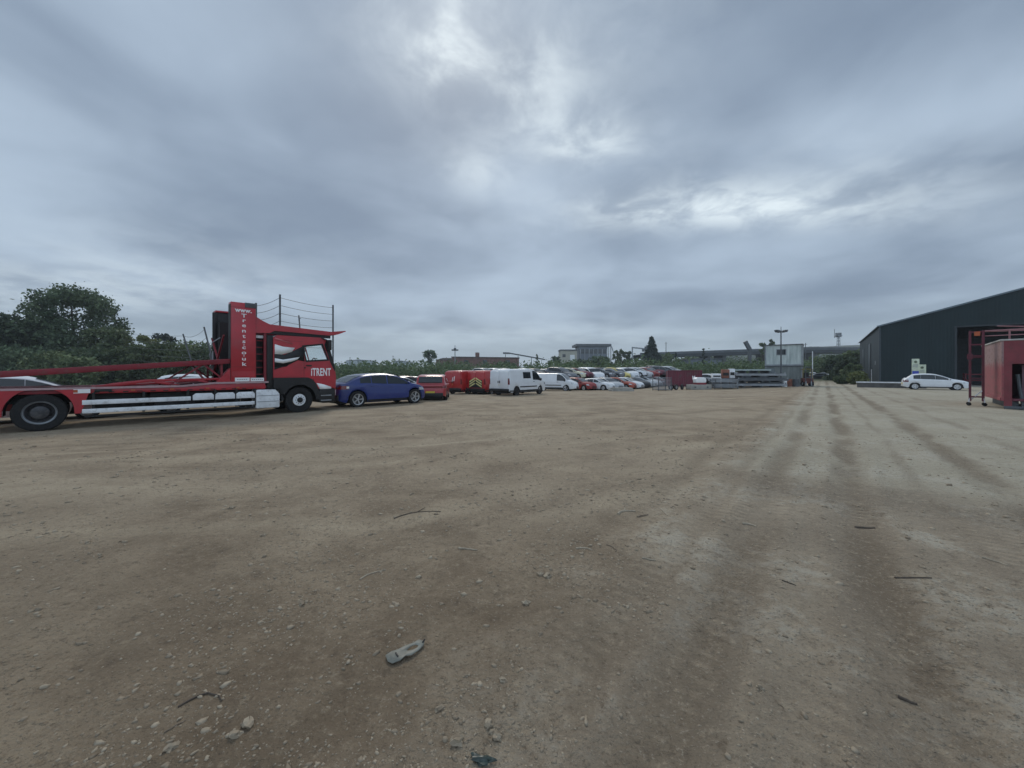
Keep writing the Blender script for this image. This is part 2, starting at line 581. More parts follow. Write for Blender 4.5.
    # lamps
    if S['hl']:
        for s in (1, -1):
            q = MB(); side_patch(q, S['hl'][0], S['hl'][1], s, S['hl'][2], lambda zb, zr, e, hi=S['hl'][3]: min(hi, zb - .01), .008)
            q.build('headlight', M['lamp_clear'], root)
            q = MB(); side_patch(q, S['tl'][0], S['tl'][1], s, S['tl'][2], lambda zb, zr, e, hi=S['tl'][3]: min(hi, zb + (.2 if 'sh' in S else .02)), .008)
            if 'sh' in S:
                q.box(-L / 2 - .012, -L / 2 + .02, s * (S['W'] / 2 - .16), s * (S['W'] / 2 - .06), .85, 1.3)
            else:
                yb = sec(0.0)[0]
                q.box(-L / 2 - .006 + .03, -L / 2 + .06, s * (yb - .16), s * (yb + .02), S['tl'][2], S['tl'][3] - .06)
            q.build('tail_light', M['lamp_red'], root)
    # bumpers / grille
    q = MB(); q.box(L / 2 - .03, L / 2 + .012, -.42, .42, .34, .44); q.box(L / 2 - .06, L / 2 + .004, -.3, .3, .5, .56)
    q.build('grille', M['black'], root)
    q = MB(); q.box(-L / 2 - .015, -L / 2 + .02, -.26, .26, .52 if 'sh' not in S else .78, .63 if 'sh' not in S else .89)
    q.build('number_plate', M['plate'], root)
    if full:
        for (x0, x1) in S['door']:
            for s in (1, -1):
                q = MB(); side_patch(q, x0 + .008, x1 - .008, s, lambda zb, zr, e: S['sill'] + .12, lambda zb, zr, e: zb + .012, .004, 9)
                d = q.build('door', pm, root)
                hh = MB()
                xx = x0 + .1
                w, zb, zr, sh = sec(xx)
                hh.box(xx - L / 2, xx - L / 2 + .2, s * (w * .985), s * (w * .985 + .03), zb - .13, zb - .10)
                hh.build('handle', pm if 'sh' not in S else M['black'], d, .006)
        for s in (1, -1):
            q = MB(); side_patch(q, S['wh'][0] + ra + .03, S['wh'][1] - ra - .03, s, S['sill'] + .01, S['sill'] + .1, .006)
            q.build('sill_trim', M['black'], root)
    for s in (1, -1):
        xm = S['ws'][1] - .28
        w, zb, zr, sh = sec(xm)
        q = MB(); q.blob((xm - L / 2, s * (w + .09), zb + .1), (.07, .11, .075 if 'sh' not in S else .13), 1, 1, .05)
        q.build('mirror', M['black'] if 'sh' in S else pm, root)
        if not full and False:
            pass


def place_car(S, color, label, cat, x, y, heading, group=None, name=None, z=None, **kw):
    zg = ground_z(x, y) if z is None else z
    t = thing(name or 'parked_car', label, cat, (x, y, zg - .01), heading, group)
    car_parts(S, t, dict(paint=paint(color), **{k: v for k, v in kw.items() if k in ('rim', 'rimback')}), True)
    return t


BLUE = (.010, .028, .165)
WHITE = (.72, .74, .76)
WH = R(51)
# blue crossover
car_blue = place_car(CROSS, BLUE, 'metallic blue crossover car with five-spoke alloy wheels parked in front of the red transporter', 'car', -6.68, 19.25, R(47))
q = MB(); q.box(-2.36, -2.33, -.62, .62, .88, .94); q.build('tail_light_bar', M['lamp_red'], car_blue)
q = MB(); q.box(-2.365, -2.3, -.8, .8, .34, .58); q.build('rear_bumper', M['black'], car_blue, .01)
q = MB(); q.box(-2.02, -1.9, -.957, -.952, .88, .97); q.build('white_sticker', M['white'], car_blue)
# red SUV seen from behind
RED = (.32, .012, .018)
suv = place_car(SUV, (.34, .012, .02), 'red estate SUV seen from behind beyond the blue crossover', 'car', -4.9, 24.0, R(97), name='parked_car')
suv.scale = (1, 1, .92)
q = MB(); q.box(-2.275, -2.24, -.66, .66, .86, .94); q.build('tail_light_bar', M['lamp_red'], suv)
q = MB(); q.box(-2.29, -2.22, -.72, .72, .3, .52); q.build('rear_bumper', M['black'], suv, .01)
q = MB(); q.box(-2.26, -2.235, -.6, .6, 1.14, 1.2); q.build('spoiler', M['black'], suv)


def van_trim(v, rear_color):
    L = VAN['L']
    q = MB()
    for s in (0, 1):
        y0, y1 = (-.84, -.012) if s == 0 else (.012, .84)
        q = MB(); q.box(-L / 2 - .018, -L / 2 + .02, y0, y1, .58, 1.82)
        d = q.build('rear_door', rear_color, v, .01)
        h = MB(); h.box(-L / 2 - .04, -L / 2 - .016, (-.1 if s == 0 else .04), (-.04 if s == 0 else .1), .95, 1.12); h.build('handle', M['black'], d)
    q = MB(); q.box(-L / 2 - .08, -L / 2 + .03, -.93, .93, .36, .54); q.build('rear_bumper', M['black'], v, .02)
    q = MB(); q.box(-L / 2 + .05, -L / 2 + 3.6, -.985, -.962, .34, .42); q.box(-L / 2 + 1.35, -L / 2 + 3.55, .962, .985, .34, .42)
    q.box(-L / 2 + 1.3, -L / 2 + 3.5, -.985, -.95, .62, .70)
    q.build('side_moulding', M['black'], v)


def fwd(px, d, heading, back):
    """centre of a vehicle whose rear middle stands at column px and depth d"""
    x, y = at(px, d)
    return x + math.cos(heading) * back, y + math.sin(heading) * back


VANS = 'vans parked side by side'
h = R(57)
vx, vy = fwd(453, 31.5, h, 2.5)
van_a = place_car(VAN, (.40, .018, .02), 'plain red panel van parked next to the red estate SUV', 'van', vx, vy, h, VANS, 'panel_van')
van_trim(van_a, paint((.40, .018, .02)))
q = MB(); q.prism([(0, .0), (.14, .42), (.2, .42), (.06, 0)], 0, .004); q.prism([(.22, .1), (.3, .5), (.37, .5), (.29, .1)], 0, .004)
o = q.build('white_mark', M['white'], van_a); o.location = (-VAN['L'] / 2 - .024, .1, 1.0); o.rotation_euler[2] = -R(90)
vx, vy = fwd(476, 31.0, h, 2.5)
van_b = place_car(VAN, (.42, .018, .02), 'red panel van with yellow chevrons across its rear doors', 'van', vx, vy, h, VANS, 'panel_van')
van_trim(van_b, paint((.42, .018, .02)))
q = MB()
for k in range(3):
    z0 = .60 + k * .2
    for s in (-1, 1):
        y0, y1 = s * .03, s * .62
        za, zb_ = z0 + .30, z0 + .0
        q.add([(-VAN['L'] / 2 - .0225, y0, za), (-VAN['L'] / 2 - .0225, y1, zb_), (-VAN['L'] / 2 - .0225, y1, zb_ + .11), (-VAN['L'] / 2 - .0225, y0, za + .11)], [(0, 1, 2, 3)])
q.build('chevron_stripes', surf('pale_yellow_film', (.62, .58, .25), .5), van_b)
q = MB(); q.box(-VAN['L'] / 2 - .0215, -VAN['L'] / 2 - .0185, -.66, .66, .58, 1.2); q.build('dark_panel', M['black'], van_b)
h = R(52)
vx, vy = fwd(499, 28.2, h, 2.55)
van_c = place_car(VAN, WHITE, 'white crew van with dark side window parked beside the chevroned red van', 'van', vx, vy, h, VANS, 'panel_van', rim=M['rimdark'])
van_trim(van_c, paint(WHITE))
q = MB(); L = VAN['L']
q.add([(x - L / 2, -(.96 * .985 - (z - 1.15) * .13 + .008), z) for x, z in ((1.75, 1.28), (2.72, 1.28), (2.72, 1.76), (1.75, 1.76))], [(0, 1, 2, 3)])
q.build('side_window', M['glass'], van_c)
van_d = place_car(VAN, WHITE, 'white panel van with plain sides facing the track beside the scrap cars', 'van', 4.9, 43.5, R(-24), VANS, 'panel_van')
van_trim(van_d, paint(WHITE))

# white hatchback by the shed
hb = place_car(HATCH, (.76, .78, .8), 'white five-door hatchback parked alone in front of the dark shed', 'car', 39.5, 36.0, R(-39), rim=M['alu'], rimback=M['rim'])

# ------------------------------------------------------------------ cars in the yard: protos then copies
PROTO = {}


def proto(kind):
    S = dict(hatchback=HATCH, saloon=SALOON, suv=SUV, van=VAN)[kind]
    t = thing('scrap_car', 'x', 'car')
    car_parts(S, t, dict(paint=paint((.5, .5, .5))), False)
    return t


USED = {}
COLS = dict(white=WHITE, silver=(.42, .44, .46), grey=(.13, .14, .155), black=(.016, .017, .02), red=(.26, .022, .022), maroon=(.13, .012, .03),
            blue=(.03, .05, .18), orange=(.36, .06, .03), cream=(.62, .58, .42), yellow=(.6, .5, .15), teal=(.05, .14, .15))


def yard_car(kind, colour, label, x, y, heading, z=None, group=None, tilt=(0, 0), nm='scrap_car'):
    if kind not in USED:
        t = proto(kind); USED[kind] = t
    else:
        t = copy_tree(USED[kind])
    t.name = nm
    t.location = (x, y, (ground_z(x, y) if z is None else z) - .01)
    t.rotation_euler = (tilt[0], tilt[1], heading)
    tag(t, label, 'van' if kind == 'van' else 'car')
    if 'group' in t: del t['group']
    if group: t['group'] = group
    for c in t.children:
        if c.name.startswith(('body', 'mirror')) and c.data.materials:
            c.material_slots[0].link = 'OBJECT'
            c.material_slots[0].material = dull_paint(COLS[colour]) if nm == 'scrap_car' else paint(COLS[colour])
    return t


ORD = ['first', 'second', 'third', 'fourth', 'fifth', 'sixth', 'seventh', 'eighth', 'ninth', 'tenth', 'eleventh', 'twelfth', 'thirteenth', 'fourteenth', 'fifteenth', 'sixteenth', 'seventeenth', 'eighteenth', 'nineteenth', 'twentieth']
rowdir = (math.cos(R(47)), math.sin(R(47)))
# front row on the ground, from the white panel van to the mesh cage
front = [('hatchback', 'red'), ('saloon', 'white'), ('hatchback', 'silver'), ('hatchback', 'orange'), ('hatchback', 'white'), ('saloon', 'black'), ('hatchback', 'silver'), ('hatchback', 'white'), ('saloon', 'maroon')]
fpos = [579, 595, 608, 619, 627, 634, 640, 647, 654]
fdep = [46, 46.5, 48, 50, 51, 53, 54, 56, 57]
for i, ((k, c), px, d) in enumerate(zip(front, fpos, fdep)):
    x, y = at(px, d)
    yard_car(k, c, f'{c} scrap {k} on the ground, {ORD[i]} along the front row after the white panel van', x, y, R(-46 + 14 * math.sin(i * 2.3)), group='front row of scrap cars')
gaps = [(588, 48.5, 'saloon', 'black'), (601, 49.5, 'hatchback', 'grey'), (613, 51.5, 'hatchback', 'black'), (622, 53, 'saloon', 'blue'), (631, 54.5, 'hatchback', 'black'), (637, 55.5, 'hatchback', 'grey'), (644, 57, 'saloon', 'black'), (650, 58.5, 'hatchback', 'maroon')]
for i, (px, d, k, c) in enumerate(gaps):
    x, y = at(px, d)
    yard_car(k, c, f'{c} scrap {k} squeezed behind the front row, {ORD[i]} dark gap-filler from the white panel van', x, y, R(-40 + 22 * math.sin(i * 2.9)), group='dark scrap cars behind the front row')
# second row: stacked two high
up = [('hatchback', 'grey'), ('hatchback', 'cream'), ('hatchback', 'maroon'), ('suv', 'white'), ('hatchback', 'grey'), ('saloon', 'grey'), ('hatchback', 'yellow'), ('suv', 'white'), ('hatchback', 'white'), ('hatchback', 'silver'), ('saloon', 'red'), ('hatchback', 'maroon'), ('suv', 'grey'), ('hatchback', 'silver')]
upx = [561, 570, 578, 590, 600, 608, 616, 624, 632, 638, 645, 651, 660, 670]
upd = [49, 50, 51, 52, 53, 54, 55, 56, 57, 58, 60, 61, 61.5, 62]
low_cols = ['grey', 'black', 'blue', 'black', 'grey', 'maroon', 'black', 'silver', 'black', 'teal', 'black', 'red', 'grey', 'black']
for i, ((k, c), px, d) in enumerate(zip(up, upx, upd)):
    x, y = at(px, d)
    z = ground_z(x, y)
    lk = ['saloon', 'hatchback'][i % 2]
    yard_car(lk, low_cols[i], f'{low_cols[i]} scrap {lk} underneath the {ORD[i]} stacked car of the second row', x, y, R(-46), group='lower cars of the stacked second row')
    yard_car(k, c, f'{c} scrap {k} lying on another car, {ORD[i]} along the stacked row', x, y, R(-44 + 20 * math.sin(i * 1.7)), z + 1.30 - .12 * (k == 'suv'), group='upper cars of the stacked second row', tilt=(R(5 * math.sin(i * 3)), R(4 * math.cos(i * 2))))
filler = [('saloon', 'black'), ('hatchback', 'grey'), ('hatchback', 'maroon'), ('suv', 'black'), ('hatchback', 'teal'), ('saloon', 'grey'), ('hatchback', 'black'), ('hatchback', 'white'), ('suv', 'grey'), ('saloon', 'black')]
for i, (k, c) in enumerate(filler):
    px = 566 + i * 11.3; d = 56 + i * 1.1
    x, y = at(px, d); z = ground_z(x, y)
    yard_car('hatchback', ['black', 'grey', 'maroon'][i % 3], f'{["black", "grey", "maroon"][i % 3]} scrap hatchback at the bottom of the {ORD[i]} stack in the rearmost row', x, y, R(-48), group='lower cars of the rearmost row')
    yard_car(k, c, f'{c} scrap {k} topping the {ORD[i]} stack in the rearmost row', x, y, R(-44 + 24 * math.sin(i * 2.1 + 1)), z + 1.34, group='upper cars of the rearmost row', tilt=(R(5 * math.sin(i * 2)), R(5 * math.cos(i * 3))))
for i, (px, d, k, c) in enumerate([(696, 57, 'saloon', 'black'), (705, 59, 'hatchback', 'grey'), (712, 56, 'hatchback', 'white'), (721, 58, 'saloon', 'maroon'), (729, 57, 'hatchback', 'black'), (738, 60, 'suv', 'grey')]):
    x, y = at(px, d)
    yard_car(k, c, f'{c} scrap {k} between the maroon container and the steel racks, {ORD[i]} from the container', x, y, R(-40 + 20 * math.sin(i * 2.2)), group='scrap cars between container and racks')
# cars behind the vans
back = [(497, 54, 'hatchback', 'white'), (507, 55, 'hatchback', 'silver'), (517, 56, 'saloon', 'grey'), (527, 57, 'hatchback', 'white'), (536, 58, 'hatchback', 'black'), (545, 59, 'saloon', 'silver'), (553, 60, 'hatchback', 'maroon'), (485, 53, 'hatchback', 'silver')]
for i, (px, d, k, c) in enumerate(sorted(back)):
    x, y = at(px, d); z = ground_z(x, y)
    yard_car('saloon' if i % 2 else 'hatchback', ['black', 'grey', 'blue', 'black'][i % 4], f'dark scrap car under the {ORD[i]} stacked roof seen over the vans', x, y, R(-46), group='lower cars stacked behind the vans')
    yard_car(k, c, f'{c} scrap {k} on top of a stack, {ORD[i]} roof visible over the parked vans', x, y, R(-44 + 6 * math.cos(i * 1.9)), z + 1.3, group='upper cars stacked behind the vans')
# roofs seen between the blue crossover and the vans
mid = [(374, 27, 'saloon', 'grey', 42), (386, 29, 'hatchback', 'white', 48), (398, 31, 'saloon', 'silver', 40), (409, 33, 'hatchback', 'maroon', 52), (417, 35, 'hatchback', 'silver', 45), (428, 37.5, 'saloon', 'grey', 45), (438, 37, 'suv', 'silver', 50), (447, 40, 'hatchback', 'white', 44)]
for i, (px, d, k, c, hd) in enumerate(mid):
    x, y = at(px, d)
    yard_car(k, c, f'{c} {k} in the row behind the blue crossover, {ORD[i]} roof from the transporter cab', x, y, R(hd), group='cars parked behind the blue crossover', nm='parked_car')
# cars behind the transporter
tr = [((-15.95, 12.75), 'hatchback', 'white', 48, 'white hatchback behind the transporter, its windscreen pillar showing above the rear wheel'),
      ((-12.9, 16.4), 'saloon', 'silver', 50, 'silver saloon behind the transporter deck next to the dark tower'),
      ((-15.2, 19.0), 'hatchback', 'white', 44, 'white hatchback behind the silver saloon and the transporter deck'),
      ((-17.6, 21.5), 'saloon', 'red', 40, 'red saloon farthest behind the transporter deck')]
for (x, y), k, c, hd, lb in tr:
    yard_car(k, c, lb, x, y, R(hd), nm='parked_car')
# far cars by the road end
for px, d, k, c, lb in ((818, 84, 'saloon', 'black', 'black saloon parked at the far end of the track beside the cabins'), (836, 92, 'van', 'white', 'small white van at the far end of the track before the hedge'), (823, 95, 'suv', 'grey', 'grey SUV standing behind the black saloon at the track end')):
    x, y = at(px, d)
    yard_car(k, c, lb, x, y, R(160), nm='parked_car' if k != 'van' else 'parked_van')
# ------------------------------------------------------------------ red car transporter
TX, TY, TH = -12.70, 10.35, R(48)
CT, ST = math.cos(TH), math.sin(TH)
truck = thing('car_transporter', 'red car transporter truck with tall lettered tower and empty raised deck', 'truck', (TX, TY, base_z(TX, TY)), TH)


def tz(px, py, off=0.0):
    """column/row of a point on the truck's near side -> (distance along it, height)"""
    r = (px - CX) / F
    t = (TY * r - TX) / (CT - ST * r)
    d = TY + ST * t
    return t, zz(py, d)


RT, BK = M['red_truck'], M['black']
m = MB()
for y in (.72, 1.62):
    m.box(-3, 7.2, y, y + .16, .72, 1.0)
for t in (-2.4, -1.2, .9, 2.2, 3.6, 5.0, 6.6):
    m.box(t, t + .12, .8, 1.7, .76, .96)
m.build('chassis', BK, truck, .01)
m = MB()
m.box(1.0, 2.0, .35, .68, .42, .98); m.box(2.2, 4.6, .4, .66, .5, .98); m.box(1.1, 4.4, 1.84, 2.3, .42, .98)
m.tube([(2.3, .36, .55), (3.3, .36, .55)], .16, 12); m.tube([(3.5, .3, .6), (4.2, .3, .6)], .14, 12)
m.box(4.95, 5.85, .62, 1.8, .3, 1.0)
m.box(5.6, 7.6, .75, 1.75, .45, 1.25)
m.build('underframe', BK, truck, .015)
# lower deck
m = MB()
m.box(-3, 5.35, .05, .95, 1.0, 1.1); m.box(-3, 5.35, 1.55, 2.45, 1.0, 1.1)
for k in range(16):
    m.box(-2.9 + k * .52, -2.82 + k * .52, .95, 1.55, 1.02, 1.08)
m.build('lower_deck', M['darkred'], truck, .008)
m = MB()
for y0 in (-.02, 2.46):
    m.bar((-3, y0 + .03, 1.14), (2.9, y0 + .03, 1.14), .06, .06)
    m.bar((2.9, y0 + .03, 1.14), (3.8, y0 + .03, 1.225), .06, .06)
    m.bar((3.8, y0 + .03, 1.225), (5.4, y0 + .03, 1.225), .06, .06)
m.build('edge_rail', surf('faded_pink_steel', (.42, .28, .29), .5, 0, .12, 3, (.3, .05, .06), .4), truck)
m = MB()
m.prism([(.8, 1.05), (.8, 1.12), (2.9, 1.10), (3.8, 1.19), (5.3, 1.19), (5.3, .98), (.8, .98)], .02, .05)
m.prism([(.95, 1.17), (1.35, 1.27), (2.1, 1.37), (4.2, 1.40), (4.2, 1.33), (2.2, 1.30), (1.5, 1.18)], .12, .16)
m.prism([(2.2, 1.30), (2.5, 1.30), (2.9, 1.18), (2.6, 1.18)], .12, .16)
m.prism([(3.3, 1.32), (3.5, 1.32), (3.7, 1.24), (3.5, 1.24)], .12, .16)
m.bar((.95, .6, 1.15), (4.2, .6, 1.36), .5, .05); m.bar((.95, 1.95, 1.15), (4.2, 1.95, 1.36), .5, .05)
m.build('ramp_track', RT, truck, .006)
# rear wheel panel with arch
arch = [(.62 * math.cos(a), .5 + .66 * math.sin(a)) for a in np.linspace(R(8), R(172), 20)]
m = MB()
for s0, s1 in ((-.012, .05), (2.45, 2.51)):
    pts = arch
    top = 1.115
    # strips from the arch up to the top edge
    poly = [(.74, top)] + [(.88, top), (.72, .43), (.62, .43)] + pts + [(-.66, .43), (-3.0, .47), (-3.0, top)]
    q = [(.62, .43)] + pts + [(-.62, .43)]
    for (xa, za), (xb, zb) in zip(q[:-1], q[1:]):
        if abs(xa - xb) > 1e-3:
            m.prism([(xa, za), (xb, zb), (xb, top), (xa, top)], s0, s1)
    m.prism([(.62, .43), (.74, .43), (.92, top), (.62, top)], s0, s1)
    m.prism([(-.62, .43), (-.62, top), (-3.0, top), (-3.0, .47)], s0, s1)
m.build('rear_wheel_panel', RT, truck)
m = MB()
for y0, y1 in ((.0, .62), (1.88, 2.5)):
    a = np.linspace(R(-5), R(185), 24)
    m.grid([[(.605 * math.cos(t), y, .5 + .645 * math.sin(t)) for y in (y0, y1)] for t in a])
m.build('mudguard', BK, truck)
m = MB(); m.box(.60, .92, -.035, -.013, 1.0, 1.115); m.build('marker_plate', M['white'], truck)
m = MB(); m.box(.60, .68, -.04, -.036, 1.02, 1.10); m.build('side_marker', M['orange'], truck)
m = MB(); m.box(1.0, 1.35, -.035, .02, 1.03, 1.10); m.build('lamp_cluster', BK, truck, .01)
# side guards
m = MB()
m.box(.76, 3.15, -.04, 0, .665, .80); m.box(.76, 4.95, -.04, 0, .42, .545)
for k in range(3):
    t0 = 3.2 + k * .6
    m.prism([(t0, .665), (t0 + .56, .665), (t0 + .56, .82), (t0 + .5, .89), (t0 + .07, .89), (t0, .83)], -.04, 0)
m.build('side_guard', M['alu'], truck, .008)
m = MB()
for t in (.95, 2.0, 3.05, 3.78, 4.38, 4.93):
    m.box(t, t + .06, .001, .05, .38, 1.0)
m.box(.8, 5.0, .06, .1, .3, .36)
m.build('guard_bracket', BK, truck)
# toolbox
m = MB(); m.box(5.0, 5.78, -.03, .58, .26, .95)
tb = m.build('toolbox', M['alu'], truck, .05)
m = MB()
for z in (.50, .72):
    m.box(5.04, 5.74, -.042, -.028, z, z + .018)
m.build('toolbox_rib', M['steel'], tb)
# wheels


def truck_wheel(t, y, s, front, name='wheel', wide=.30):
    w = sub(name, truck, (t, y, .5))
    m = MB()
    m.lathe([(.30, s * .01), (.36, s * .0), (.47, s * .01), (.50, s * .04), (.505, s * (wide - .04)), (.47, s * wide), (.3, s * wide)], (0, 0, 0), 40)
    for k in range(40):
        a = 2 * math.pi * k / 40
        m.bar((.488 * math.cos(a), s * .02, .488 * math.sin(a)), (.488 * math.cos(a + .05), s * .12, .488 * math.sin(a + .05)), .02, .03)
    m.build('tyre', M['tyre'], w)
    m = MB()
    if front:
        m.lathe([(.235, s * .03), (.225, s * .005), (.20, s * .01), (.12, s * -.02), (.10, s * -.02)], (0, 0, 0), 32)
        q_ = MB(); q_.lathe([(.31, s * .015), (.30, s * .02), (.235, s * .055)], (0, 0, 0), 32); q_.build('rim_well', M['tyre'], w)
        m.build('rim', M['alu'], w)
        m = MB(); m.lathe([(.10, s * -.02), (.105, s * -.05), (.06, s * -.06), (.001, s * -.06)], (0, 0, 0), 20)
        for k in range(10):
            a = 2 * math.pi * k / 10
            m.tube([(.15 * math.cos(a), s * .0, .15 * math.sin(a)), (.15 * math.cos(a), s * -.03, .15 * math.sin(a))], .014, 6)
        m.build('hub', BK, w)
    else:
        m.lathe([(.30, s * .012), (.315, s * .004), (.285, s * .02), (.27, s * .10)], (0, 0, 0), 36)
        m.build('rim', M['steel'], w)
        m = MB(); m.lathe([(.27, s * .10), (.2, s * .16), (.17, s * .05), (.13, s * .03), (.001, s * .03)], (0, 0, 0), 28)
        for k in range(10):
            a = 2 * math.pi * k / 10
            m.tube([(.215 * math.cos(a), s * .15, .215 * math.sin(a)), (.215 * math.cos(a), s * .1, .215 * math.sin(a))], .016, 6)
        m.build('hub', M['rimdark'], w)


truck_wheel(0, .02, 1, False, wide=.62)
truck_wheel(0, 2.48, -1, False, wide=.62)
truck_wheel(6.49, .03, 1, True)
truck_wheel(6.49, 2.47, -1, True)
m = MB(); m.tube([(0, .2, .5), (0, 2.3, .5)], .08, 10); m.tube([(6.49, .2, .5), (6.49, 2.3, .5)], .07, 10); m.blob((0, 1.25, .5), (.22, .2, .22), 2, 2, 0); m.build('axle', BK, truck)

# towers
m = MB(); m.box(4.24, 5.0, 0, .34, 1.24, 4.08)
tw = m.build('tower', RT, truck, .02)
m = MB(); m.prism([(4.24, 1.75), (4.24, 1.26), (3.85, 1.26)], .01, .32); m.build('gusset', RT, tw)
m = MB(); m.box(4.66, 5.012, -.012, .2, 3.92, 4.092); m.box(4.7, 4.98, -.016, -.010, 4.0, 4.04); m.build('tower_cap', M['darksteel'], tw, .006)
m = MB(); m.box(4.36, 4.80, -.02, -.002, 1.265, 1.40); m.box(4.83, 5.25, -.02, .0, 1.265, 1.39); m.build('reflective_label', M['white'], truck)
m = MB()
for k in range(5):
    m.box(4.42 + k * .065, 4.465 + k * .065, -.024, -.021, 1.32, 1.35)
for k in range(6):
    m.box(4.87 + k * .06, 4.905 + k * .06, -.024, -.021, 1.31, 1.34)
m.build('label_print', M['steel'], truck)
txt = surf('white_lettering', (.82, .80, .81), .5, 0, .03, 2)
text_mesh('lettering', 'www.', .20, txt, tw, (4.62, -.004, 3.80), (R(90), 0, 0), bold=.008)
for k, ch in enumerate('Trents.co.uk'):
    t, z = tz(243, (315.8, 320.4, 325.4, 330.8, 336.2, 341.4, 343.6, 347.4, 352.6, 354.6, 358.8, 364.2)[k])
    text_mesh('lettering', ch, .185, txt, tw, (4.63, -.004, z), (R(90), 0, 0), sx=1.45, bold=.003)
m = MB(); m.box(4.2, 5.0, 2.16, 2.5, 1.24, 3.92); m.box(4.1, 4.24, 2.1, 2.155, 1.24, 3.9)
m.build('far_tower', BK, truck, .02)
m = MB(); m.box(4.2, 5.02, 2.12, 2.52, 3.923, 3.99); m.build('tower_crossbeam', RT, truck, .01)
m = MB(); m.tube([(4.35, 2.05, 1.3), (4.35, 2.05, 3.5)], .05, 10); m.tube([(4.6, 2.05, 1.3), (4.6, 2.05, 3.2)], .07, 10); m.tube([(4.12, .9, 1.1), (4.12, .9, 2.0)], .04, 8); m.box(4.25, 4.9, 1.7, 2.1, 1.24, 3.5); m.build('hydraulic_ram', BK, truck)
# raised rear deck
zc = lambda t: 1.595 + .091 * t
m = MB()
for y0 in (.04, 2.28):
    m.prism([(-3.2, zc(-3.2) - .085), (4.3, zc(4.3) - .085), (4.3, zc(4.3) + .085), (-3.2, zc(-3.2) + .085)], y0, y0 + .18)
m.build('raised_deck_beam', M['darkred'], truck, .01)
m = MB()
for y0 in (.24, 1.68):
    m.prism([(-3.1, zc(-3.1) - .02), (4.2, zc(4.2) - .02), (4.2, zc(4.2) + .02), (-3.1, zc(-3.1) + .02)], y0, y0 + .58)
for k in range(9):
    t = -2.9 + k * .85
    m.box(t, t + .08, .22, 2.28, zc(t) - .07, zc(t) - .025)
m.build('raised_deck_track', M['darkred'], truck)
m = MB(); m.tube([(4.1, 2.0, 1.25), (4.1, 2.0, 2.4)], .025, 8); m.tube([(4.05, 1.8, 1.6), (3.95, 1.7, 2.25), (4.0, 1.6, 2.7), (4.25, 1.6, 2.9)], .02, 8); m.build('hose', M['steel'], truck)
m = MB()
for y in (.12, 2.36):
    m.bar((2.6, y, 1.15), (3.5, y, zc(3.5) - .05), .05, .05); m.bar((3.5, y, zc(3.5) - .05), (4.2, y, 1.2), .05, .05)
    m.bar((4.0, y, 1.2), (4.0, y, zc(4.0)), .06, .06)
m.bar((3.6, .12, 1.22), (3.6, 2.36, 1.75), .05, .05); m.bar((4.1, .3, 1.3), (4.1, 2.2, 2.9), .05, .05); m.bar((4.1, .3, 2.9), (4.1, 2.2, 1.3), .05, .05)
m.build('deck_brace', M['darkred'], truck)
# gantry over the cab
ga = [(5.0, 3.64), (5.22, 3.50), (5.45, 3.39), (7.7, 3.28), (8.32, 3.37), (8.34, 3.34), (8.0, 3.19), (7.6, 3.12), (5.62, 3.16), (5.45, 3.06), (5.0, 3.04)]
m = MB()
for y0 in (.04, 2.30):
    # convex pieces
    m.prism([(5.0, 3.64), (5.22, 3.50), (5.45, 3.39), (5.45, 3.06), (5.0, 3.04)], y0, y0 + .16)
    m.prism([(5.45, 3.39), (7.7, 3.28), (7.6, 3.12), (5.62, 3.16), (5.45, 3.06)], y0, y0 + .16)
    m.prism([(7.7, 3.28), (8.32, 3.37), (8.34, 3.34), (8.0, 3.19), (7.6, 3.12)], y0, y0 + .16)
m.build('gantry_beam', RT, truck)
m = MB()
for y0 in (.22, 1.66):
    m.bar((5.3, y0 + .3, 3.24), (8.0, y0 + .3, 3.2), .6, .04)
for t in (5.5, 6.2, 6.9, 7.5):
    m.box(t, t + .08, .2, 2.3, 3.12, 3.18)
m.build('gantry_track', M['darkred'], truck)
m = MB(); m.bar((5.3, .12, 3.09), (7.7, .12, 3.06), .10, .12); m.bar((5.3, 2.4, 3.09), (7.7, 2.4, 3.06), .10, .12); m.build('gantry_rail', BK, truck)
# ladder
m = MB()
m.box(5.02, 5.06, .2, .25, 1.24, 3.1); m.box(5.27, 5.35, .06, .16, 1.24, 3.1)
for k in range(7):
    z = 1.5 + k * .25
    m.box(5.06, 5.27, .2, .24, z, z + .035)
m.build('ladder', M['darkred'], truck)
m = MB(); m.box(5.05, 5.34, .17, .2, 2.86, 2.96); m.build('top_step', M['alu'], truck)
m = MB(); m.box(5.36, 5.56, .12, 2.38, 1.0, 3.0); m.box(5.04, 5.3, .4, 2.1, 1.24, 3.0); m.box(5.36, 5.56, .02, .12, 1.0, 2.98); m.build('cab_back', BK, truck, .02)
